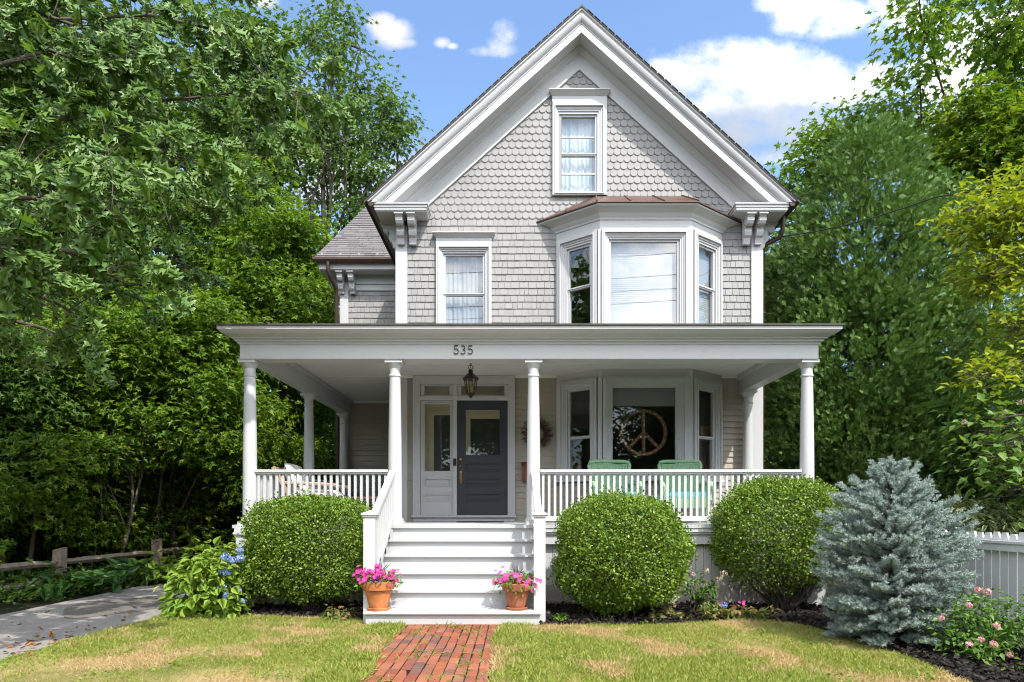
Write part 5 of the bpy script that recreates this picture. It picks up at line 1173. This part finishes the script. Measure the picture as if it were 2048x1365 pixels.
# ------------------------------------------------------------------ oak reaching in from the left, near the camera
def oak():
    rr = np.random.default_rng(131); t = thing('red_oak_tree', (-11.2,-5.4,0), 'big red oak with large pointed leaves reaching in from the left edge', 'tree'); m = MB()
    base, top = Vector((-11.2,-5.4,-.1)), Vector((-10.8,-5.0,10)); tp = wig(rr,base,top,9,.01); m.tube(tp, [.36,.30,.28,.27,.25,.23,.2,.17,.13,.09], 10)
    paths = [[(-150,190,5.6),(60,195,5.6),(250,205,5.7),(370,198,5.9),(470,185,6.0),(575,170,6.1),(610,225,6.1)],
             [(-150,60,5.6),(100,40,5.6),(300,30,5.8),(430,60,6.0),(500,120,6.1),(560,190,6.2)],
             [(-150,290,5.0),(20,235,5.0),(120,240,5.1),(190,235,5.2),(300,290,5.4),(420,340,5.6),(500,320,5.8)],
             [(-150,330,4.5),(0,330,4.5),(110,345,4.6),(210,340,4.7),(270,345,4.9),(330,380,5.2)],
             [(-150,400,3.9),(0,395,3.9),(120,400,4.0),(200,425,4.1),(255,440,4.3),(290,470,4.4)],
             [(-150,470,3.8),(0,470,3.8),(110,495,3.9),(170,515,4.0),(220,545,4.1),(250,570,4.2)],
             [(-150,550,4.1),(0,560,4.1),(60,585,4.2),(120,610,4.3),(150,630,4.4)],
             [(-150,620,4.8),(20,640,4.8),(80,655,4.9),(120,670,5.0)],
             [(-150,-60,6.0),(150,-50,6.2),(350,-60,6.4),(470,-20,6.6)],
             [(-150,120,6.4),(100,130,6.6),(280,120,6.8),(420,130,7.0),(520,220,7.2),(540,300,7.2)],
             [(-150,250,6.2),(60,300,6.3),(200,320,6.5),(330,380,6.8),(420,420,7.0)],
             [(-150,10,5.0),(60,20,5.0),(200,70,5.2),(330,120,5.4)],
             [(-150,380,6.6),(50,430,6.8),(200,480,7.0),(320,500,7.2),(380,540,7.3)],
             [(-150,140,4.7),(0,130,4.7),(100,100,4.9),(200,140,5.0)]]
    C = []; U = []
    for pth in paths:
        w = [at(q[0], q[1], q[2]*1.25) for q in pth]; k = min(8, 4 + int(4*rr.random())); m.tube([tp[k]] + w, [.06,.024,.019,.016,.013,.010,.007,.005][:len(w)+1], 7)
        for a, b in zip(w, w[1:]):
            L_ = (b-a).length; nt_ = max(2, int(L_*17))
            for i in range(nt_):
                p = a.lerp(b, (i+rr.random())/nt_); dr = (b-a).normalized()
                off = Vector(rr.normal(size=3))*.25 + dr*.16 + Vector((0,0,.02)); e = p + off; m.tube([p, p.lerp(e,.5)+Vector((0,0,.03)), e],[.007,.005,.003],4); C.append(e); U.append(np.array(off.normalized()) + np.array([.1,-.1,-.1]))
    # the rest of the crown, above the picture and behind the left edge
    bl = [(-8.8,-5.6,7.6,1.4,1.8,1.3),(-7.6,-4.4,5.6,1.3,1.2,.9),(-8.6,-4.6,4.0,1.2,1.2,1.1),(-8.6,-3.6,8.4,1.8,2.0,1.4)]
    C2, U2 = clumps(rr, bl, 420, .2)
    m.build('trunk', M['bark'], t, smooth=60)
    C = np.array(C); U = unit(np.array(U)); per = 9
    def spray(C, U, per, tpl, s):
        k = len(C)*per; Cr = np.repeat(C,per,0); Ur = np.repeat(U,per,0); o = unit(rr.normal(size=(k,3))); D = o*np.array([1,1,.45]) + .55*Ur + np.array([0,0,-.55]); N = np.array([.25,-.85,.75]) + rr.normal(size=(k,3))*.5
        return leaf_arrays(tpl, Cr + rr.normal(size=(k,3))*.035 + unit(D)*.02, D, N, s*rr.uniform(.62,1.12,k), rr.uniform(-.4,2.6,k))
    V, T = cat_arrays([spray(C,U,12,OAK,.205), spray(C2,U2,10,OAK_FAR,.23)]); np_mesh('crown', V, T, M['oak'], t)
oak()
# ------------------------------------------------------------------ woods on the left
def wood(px, d, blobs, label, mat, seed, n, size=.16, bark='bark', r0=.13, top=None, per=14, cr=.26, **k):
    p = at(px, 1020, d); return tree(k.pop('name','maple_tree'), (p.x,p.y,0), blobs, label, 'tree', M[mat], M[bark], seed, n, per, cr, size, k.pop('tpl',MAPLE_FAR), k.pop('droop',.4), r0, top, k.pop('shell',.35), k.pop('twigs',40), 'trees in the woods left of the house', **k)
wood(560, 17.5, [B(560,470,17,80,70,1.3),B(620,610,16.5,70,60,1.2),B(520,560,16.8,80,80,1.4),B(470,640,16.5,70,70,1.3),B(570,700,16.5,80,60,1.3),B(450,480,17.5,90,90,1.5),B(610,500,17.5,60,70,1.2),B(500,390,18,70,70,1.2)], 'tall maple with a bent grey limb, left of the small wing roof', 'maple', 141, 900, .16, 'bark', .19, at(600,380,17.5))
wood(640, 21.5, [B(660,120,21,60,70,1.1),B(720,180,21,70,70,1.2),B(640,230,21,70,60,1.2),B(770,210,21,45,50,.9),B(700,280,21,80,60,1.3),B(790,290,21,40,40,.8),B(650,340,21,80,60,1.4),B(740,360,21,70,60,1.2),B(620,60,21,25,50,.5),B(665,30,21,22,50,.5),B(700,60,21,22,60,.5),B(800,250,21,30,40,.6),B(720,440,21,60,60,1.2),B(600,440,21,60,60,1.2)],
     'tall slim airy tree against the blue sky left of the gable', 'slim', 142, 620, .15, 'barkdark', .17, at(690,60,21), 14, .24, tpl=MAPLE_FAR, shell=.1, twigs=240, name='slim_tree')
wood(470, 20, [B(540,100,19.5,45,60,1),B(520,200,19.5,60,80,1.3),B(470,120,19.5,70,90,1.5),B(560,240,19.5,40,60,.9),B(440,280,19.5,90,90,1.6),B(520,330,19.5,60,70,1.2)], 'dark leaved tree rising behind the oak branches, left of the slim tree', 'mapledeep', 143, 620, .17, 'barkdark', .22, at(490,60,20))
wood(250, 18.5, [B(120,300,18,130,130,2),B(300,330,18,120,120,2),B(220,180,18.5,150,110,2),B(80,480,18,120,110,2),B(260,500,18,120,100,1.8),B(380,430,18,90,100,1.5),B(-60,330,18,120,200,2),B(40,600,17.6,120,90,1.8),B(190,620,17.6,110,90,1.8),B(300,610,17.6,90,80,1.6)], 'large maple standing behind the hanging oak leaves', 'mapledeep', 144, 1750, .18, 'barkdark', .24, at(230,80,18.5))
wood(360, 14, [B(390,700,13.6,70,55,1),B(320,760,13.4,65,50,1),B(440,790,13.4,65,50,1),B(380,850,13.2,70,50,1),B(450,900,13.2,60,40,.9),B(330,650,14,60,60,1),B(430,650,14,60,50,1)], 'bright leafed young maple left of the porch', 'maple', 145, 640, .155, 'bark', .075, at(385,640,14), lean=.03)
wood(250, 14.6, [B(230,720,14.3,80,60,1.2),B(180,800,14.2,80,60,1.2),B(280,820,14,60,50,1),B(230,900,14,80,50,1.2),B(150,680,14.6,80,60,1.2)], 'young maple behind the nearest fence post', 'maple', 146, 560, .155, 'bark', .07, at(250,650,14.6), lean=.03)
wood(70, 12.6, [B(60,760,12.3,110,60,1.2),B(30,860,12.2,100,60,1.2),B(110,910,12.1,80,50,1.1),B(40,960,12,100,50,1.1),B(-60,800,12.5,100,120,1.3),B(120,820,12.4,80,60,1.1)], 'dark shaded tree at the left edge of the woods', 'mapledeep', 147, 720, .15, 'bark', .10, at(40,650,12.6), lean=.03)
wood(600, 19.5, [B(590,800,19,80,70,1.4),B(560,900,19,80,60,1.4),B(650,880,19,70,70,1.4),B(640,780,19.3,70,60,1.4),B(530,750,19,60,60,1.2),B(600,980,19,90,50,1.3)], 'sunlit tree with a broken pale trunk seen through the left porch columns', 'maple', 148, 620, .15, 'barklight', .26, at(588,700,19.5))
wood(470, 15.5, [B(480,820,15,60,60,1.1),B(500,930,15,60,60,1.1),B(430,960,15,60,50,1.1),B(470,720,15.4,60,50,1.1)], 'young tree close behind the left porch corner', 'maple', 149, 420, .15, 'bark', .06, at(478,700,15.5), lean=.03)
sap = [(12,11.2,-20,700,'pale leaning sapling trunk at the left edge'),(48,11.4,20,690,'pale sapling with an S bent trunk near the left edge'),(92,12.4,110,720,'thin dark sapling left of the nearest fence post'),(168,12.2,185,700,'thin straight sapling right of the nearest fence post'),(222,12.4,232,640,'pale forked sapling trunk midway along the fence'),(234,12.5,246,680,'slim sapling leaning close to the pale forked sapling'),(318,13.4,338,640,'straight grey sapling beside the second fence post'),(302,13.8,306,700,'very thin sapling just left of the second fence post'),(383,14.2,398,640,'bare pale sapling trunk left of the blue hydrangea'),(448,16,452,700,'thin sapling near the far fence post')]
for i,(px,d,tx,ty,lab) in enumerate(sap):
    p = at(px,1020,d); tpt = at(tx,ty,d+.3); bl = [(tpt.x,tpt.y,tpt.z,.8,.7,.5),(tpt.x+.3,tpt.y,tpt.z-.7,.8,.6,.4),(tpt.x-.4,tpt.y-.1,tpt.z-1.3,.8,.6,.35),(tpt.x+.3,tpt.y-.1,tpt.z-1.9,.75,.6,.3),(tpt.x-.3,tpt.y-.2,tpt.z-2.4,.6,.5,.25)]
    tree('sapling', (p.x,p.y,0), bl, lab, 'sapling', M['maple' if px > 150 else 'mapledeep'], M['barklight' if i != 2 else 'bark'], 160+i, 150, 10, .16, .14, MAPLE_FAR, .4, .045 if i not in (3,7,9) else .028, tpt, .2, 14, 'saplings along the edge of the woods', .035)
rr = np.random.default_rng(170); bl = []
for i in range(105):
    x = rr.uniform(-13,-4.7); y = rr.uniform(.8,4.6) if x > -7.2 else rr.uniform(-4,4); bl.append((x if x < -7.4 or y > 1 else -7.6, y, rr.uniform(.5,3.4), .6, .45, .35))
for i in range(70): bl.append((rr.uniform(-11,-7.7), rr.uniform(-3,3.5), rr.uniform(.4,2.4), .5, .4, .35))
C, U = clumps(rr, bl, 2700, .2); C[:,2] = np.maximum(C[:,2], .2); V, T = foliage(rr, C, U, 9, .2, .14, .4, .45, MAPLE_FAR); kind(np_mesh('undergrowth', V, T, M['maplesun']), 'stuff')  # sunlit leaf colour put on this shaded growth to brighten its dark gaps
# the far wood that closes the view, one mass
rr = np.random.default_rng(180); bl = []
for i in range(105):
    x = rr.uniform(-26,-4.5); y = rr.uniform(11,17) if x > -14 else rr.uniform(-6,16); bl.append((x,y,rr.uniform(.6,10 if x < -7 else 6),2.2,1.6,1.5))
for i in range(34): bl.append((rr.uniform(5.5,22),rr.uniform(9,17),rr.uniform(.5,4.5),2.0,1.4,1.3))
for i in range(16): bl.append((rr.uniform(8.5,14),rr.uniform(-6,8),rr.uniform(.5,4),1.6,1.6,1.4))
for i in range(46): bl.append((rr.uniform(-20,-4.6), rr.uniform(6.5,12), rr.uniform(.3,2.6), 1.7, 1.0, .8))
for i in range(22): bl.append((rr.uniform(-20,-10), rr.uniform(-4,6), rr.uniform(.3,3.0), 1.5, 1.2, 1.0))
for i in range(70): bl.append((rr.uniform(-17,-4.5), rr.uniform(4.2,7.5), rr.uniform(.3,3.2), 1.3, .8, .8))
for i in range(30): bl.append((rr.uniform(4.8,13), rr.uniform(6,9), rr.uniform(.5,7), 1.4, 1.0, 1.3))
C, U = clumps(rr, bl, 13500, .2); C[:,2] = np.maximum(C[:,2], .15)
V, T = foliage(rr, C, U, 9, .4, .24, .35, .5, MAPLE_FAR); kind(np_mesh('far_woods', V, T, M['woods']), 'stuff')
# the other side of the street, seen only in the window panes
rr = np.random.default_rng(190); bl = [(x + rr.normal(), -44 + rr.normal()*2, rr.uniform(1.5,13.5), 3.4, 2, 2.6) for x in np.arange(-44,46,1.0)] + [(x, -30 + rr.normal(), rr.uniform(1.5,4), 2.2, 1.6, 1.8) for x in (-19,-16.5,-13,13,17)]
C, U = clumps(rr, bl, 14000, .25); C[:,2] = np.maximum(C[:,2],.2); V, T = foliage(rr, C, U, 11, .6, .55, .3, .6, OVATE); kind(np_mesh('street_woods', V, T, M['woods']), 'stuff')

for i,(y,z,s_,lab) in enumerate([(-21.0,11.2,.35,'lowest'),(-21.3,11.9,.3,'second lowest'),(-21.1,12.5,.4,'second highest'),(-21.2,13.6,.5,'highest')]):
    cable([(x, y, z + s_*.9*((x/22)**2) + .05*x) for x in np.arange(-44,45,5.5)], 'overhead_cable', lab + ' of the street cables mirrored in the upper bay window', .022, 'street cables')
# ------------------------------------------------------------------ sun, sky, camera
SUN = Vector((.66,-1,1.6)).normalized()
ld = bpy.data.lights.new('sun', 'SUN'); ld.energy = 2.2; ld.angle = R(.55); ld.color = (1,.955,.88)
lo = bpy.data.objects.new('sun', ld); COL.objects.link(lo); lo.rotation_euler = (-SUN).to_track_quat('-Z','Y').to_euler(); lo.location = (0,0,30)
w = bpy.data.worlds.new('World'); SC.world = w; w.use_nodes = True; nt = w.node_tree; bg = nt.nodes['Background']
sky = nd(nt, 'ShaderNodeTexSky', sky_type='NISHITA'); sky.sun_disc = False; sky.sun_elevation = math.asin(SUN.z); sky.sun_rotation = math.atan2(SUN.x, SUN.y); sky.air_density = 1.0; sky.dust_density = .4; sky.ozone_density = 2.0; sky.altitude = 50
tc = nd(nt, 'ShaderNodeTexCoord'); sp = nd(nt, 'ShaderNodeSeparateXYZ'); nt.links.new(tc.outputs['Generated'], sp.inputs[0])
def mth(op, a, b=None, clamp=False):
    n = nd(nt, 'ShaderNodeMath', operation=op, use_clamp=clamp)
    for s, v in zip(n.inputs, (a, b)):
        if v is None: continue
        if isinstance(v, (int, float)): s.default_value = v
        else: nt.links.new(v, s)
    return n.outputs[0]
ay = mth('MAXIMUM', mth('ABSOLUTE', sp.outputs[1]), .02); u_ = mth('DIVIDE', sp.outputs[0], ay); v_ = mth('DIVIDE', sp.outputs[2], ay)
cb = nd(nt, 'ShaderNodeCombineXYZ'); nt.links.new(u_, cb.inputs[0]); nt.links.new(v_, cb.inputs[1])
st_ = nd(nt, 'ShaderNodeMapping'); st_.inputs['Scale'].default_value = (1, 1.35, 1); nt.links.new(cb.outputs[0], st_.inputs[0])
n1 = noise(nt, 5.5, 9, .62, st_.outputs[0]); n2 = noise(nt, 2.2, 5, .5, st_.outputs[0]); n3 = noise(nt, 24, 5, .6, st_.outputs[0])
CL = [(1390,160,110,70),(1460,150,110,75),(1550,160,130,75),(1650,165,130,60),(1745,150,70,34),(1440,215,150,60),(1570,225,130,55),(1480,270,150,45),(1600,275,130,40),(1680,285,120,36),(1560,310,140,26),(1600,30,70,45),(1680,35,110,52),(1790,35,110,62),(1560,0,60,34),(1900,140,110,80),(2020,90,150,90),(1900,250,90,60),
      (1008,74,34,42),(998,94,44,26),(965,102,34,16),(788,70,44,34),(765,48,30,28),(802,86,34,16),(530,5,30,18),(885,85,20,12),(905,92,14,8),(1340,140,60,30),(1950,360,140,80),(620,300,300,110),(500,250,200,120),
      (200,-300,500,160),(1200,-500,600,160),(1900,-300,400,200)]
den = None; low = None
for px, py, a, b in CL:
    cu, cv, ra, rb_ = (px-VX)/F, (VY-py)/F, a/F, b/F
    du = mth('DIVIDE', mth('SUBTRACT', u_, cu), ra); dv = mth('DIVIDE', mth('SUBTRACT', v_, cv), rb_)
    q = mth('SUBTRACT', 1.0, mth('ADD', mth('MULTIPLY', du, du), mth('MULTIPLY', dv, dv)))
    den = q if den is None else mth('MAXIMUM', den, q)
den = mth('ADD', mth('MAXIMUM', den, -1.2), mth('MULTIPLY', mth('LESS_THAN', sp.outputs[1], 0.0), 1.8))  # unseen cloud bank added behind the camera to raise the fill light
raw = mth('ADD', mth('MULTIPLY', den, .46), mth('ADD', mth('MULTIPLY', mth('SUBTRACT', n1.outputs[0], .5), 1.9), mth('MULTIPLY', mth('SUBTRACT', n3.outputs[0], .5), .6)))
mr = nd(nt, 'ShaderNodeMapRange', interpolation_type='SMOOTHSTEP'); mr.inputs[1].default_value = -.10; mr.inputs[2].default_value = .66; nt.links.new(raw, mr.inputs[0])
# soft grey undersides: thick parts low in each bank
sh = nd(nt, 'ShaderNodeMapRange', interpolation_type='SMOOTHSTEP'); sh.inputs[1].default_value = .15; sh.inputs[2].default_value = .75
wv = nd(nt, 'ShaderNodeMapping'); wv.inputs['Location'].default_value = (.02,.05,0); nt.links.new(st_.outputs[0], wv.inputs[0]); n4 = noise(nt, 5.5, 7, .6, wv.outputs[0])
base = mth('SUBTRACT', 1.0, mth('MULTIPLY', mth('ABSOLUTE', mth('SUBTRACT', v_, (VY-262)/F)), 17.0))
bank = mth('ADD', base, mth('MULTIPLY', mth('SUBTRACT', n4.outputs[0], .5), 2.2)); nt.links.new(mth('ADD', bank, .12), sh.inputs[0])
cc = mixc(nt, sh.outputs[0], (1.0,.985,.97), (.50,.55,.64))
bgc = nd(nt, 'ShaderNodeMix', data_type='RGBA', blend_type='MULTIPLY'); bgc.inputs[0].default_value = 1; nt.links.new(sky.outputs[0], bgc.inputs[6]); bgc.inputs[7].default_value = (.78,.82,.84,1)
SKYS, CLOUD = .15, 2.45
cm = nd(nt, 'ShaderNodeMix', data_type='RGBA', blend_type='MULTIPLY'); cm.inputs[0].default_value = 1; nt.links.new(cc, cm.inputs[6]); cm.inputs[7].default_value = (CLOUD,CLOUD,CLOUD,1)
dts = nd(nt, 'ShaderNodeVectorMath', operation='DOT_PRODUCT'); nt.links.new(tc.outputs['Generated'], dts.inputs[0]); dts.inputs[1].default_value = SUN
fwd = mth('ADD', 1.0, mth('MULTIPLY', mth('MAXIMUM', dts.outputs['Value'], 0.0), 4.6))        # added boost: sun-side clouds, mostly out of view, brightened for front fill
cs = nd(nt, 'ShaderNodeVectorMath', operation='SCALE'); nt.links.new(cm.outputs[2], cs.inputs[0]); nt.links.new(fwd, cs.inputs['Scale'])
up = mth('GREATER_THAN', sp.outputs[2], 0.0)
fin = mixc(nt, mth('MULTIPLY', mth('MULTIPLY', mr.outputs[0], up), .96), bgc.outputs[2], cs.outputs[0])
nt.links.new(fin, bg.inputs[0]); bg.inputs[1].default_value = SKYS
cam = bpy.data.cameras.new('camera'); co_ = bpy.data.objects.new('camera', cam); COL.objects.link(co_); SC.camera = co_
co_.location = (0, CY, HC); co_.rotation_euler = (R(90), 0, 0); cam.sensor_width = 36; cam.lens = 36*F/2048; cam.shift_x = -(VX-1024)/2048; cam.shift_y = (VY-682.5)/2048; cam.clip_end = 1500; cam.clip_start = .05
v = SC.view_settings; v.view_transform = 'Standard'; v.look = 'None'; v.exposure = 1.42; v.gamma = 1; v.use_curve_mapping = False
cy = SC.cycles; cy.max_bounces = 8; cy.diffuse_bounces = 4; cy.glossy_bounces = 3; cy.transmission_bounces = 4; cy.transparent_max_bounces = 8; cy.caustics_reflective = False; cy.caustics_refractive = False; cy.sample_clamp_indirect = 6; cy.use_denoising = True; cy.use_adaptive_sampling = True; cy.filter_width = 1.1
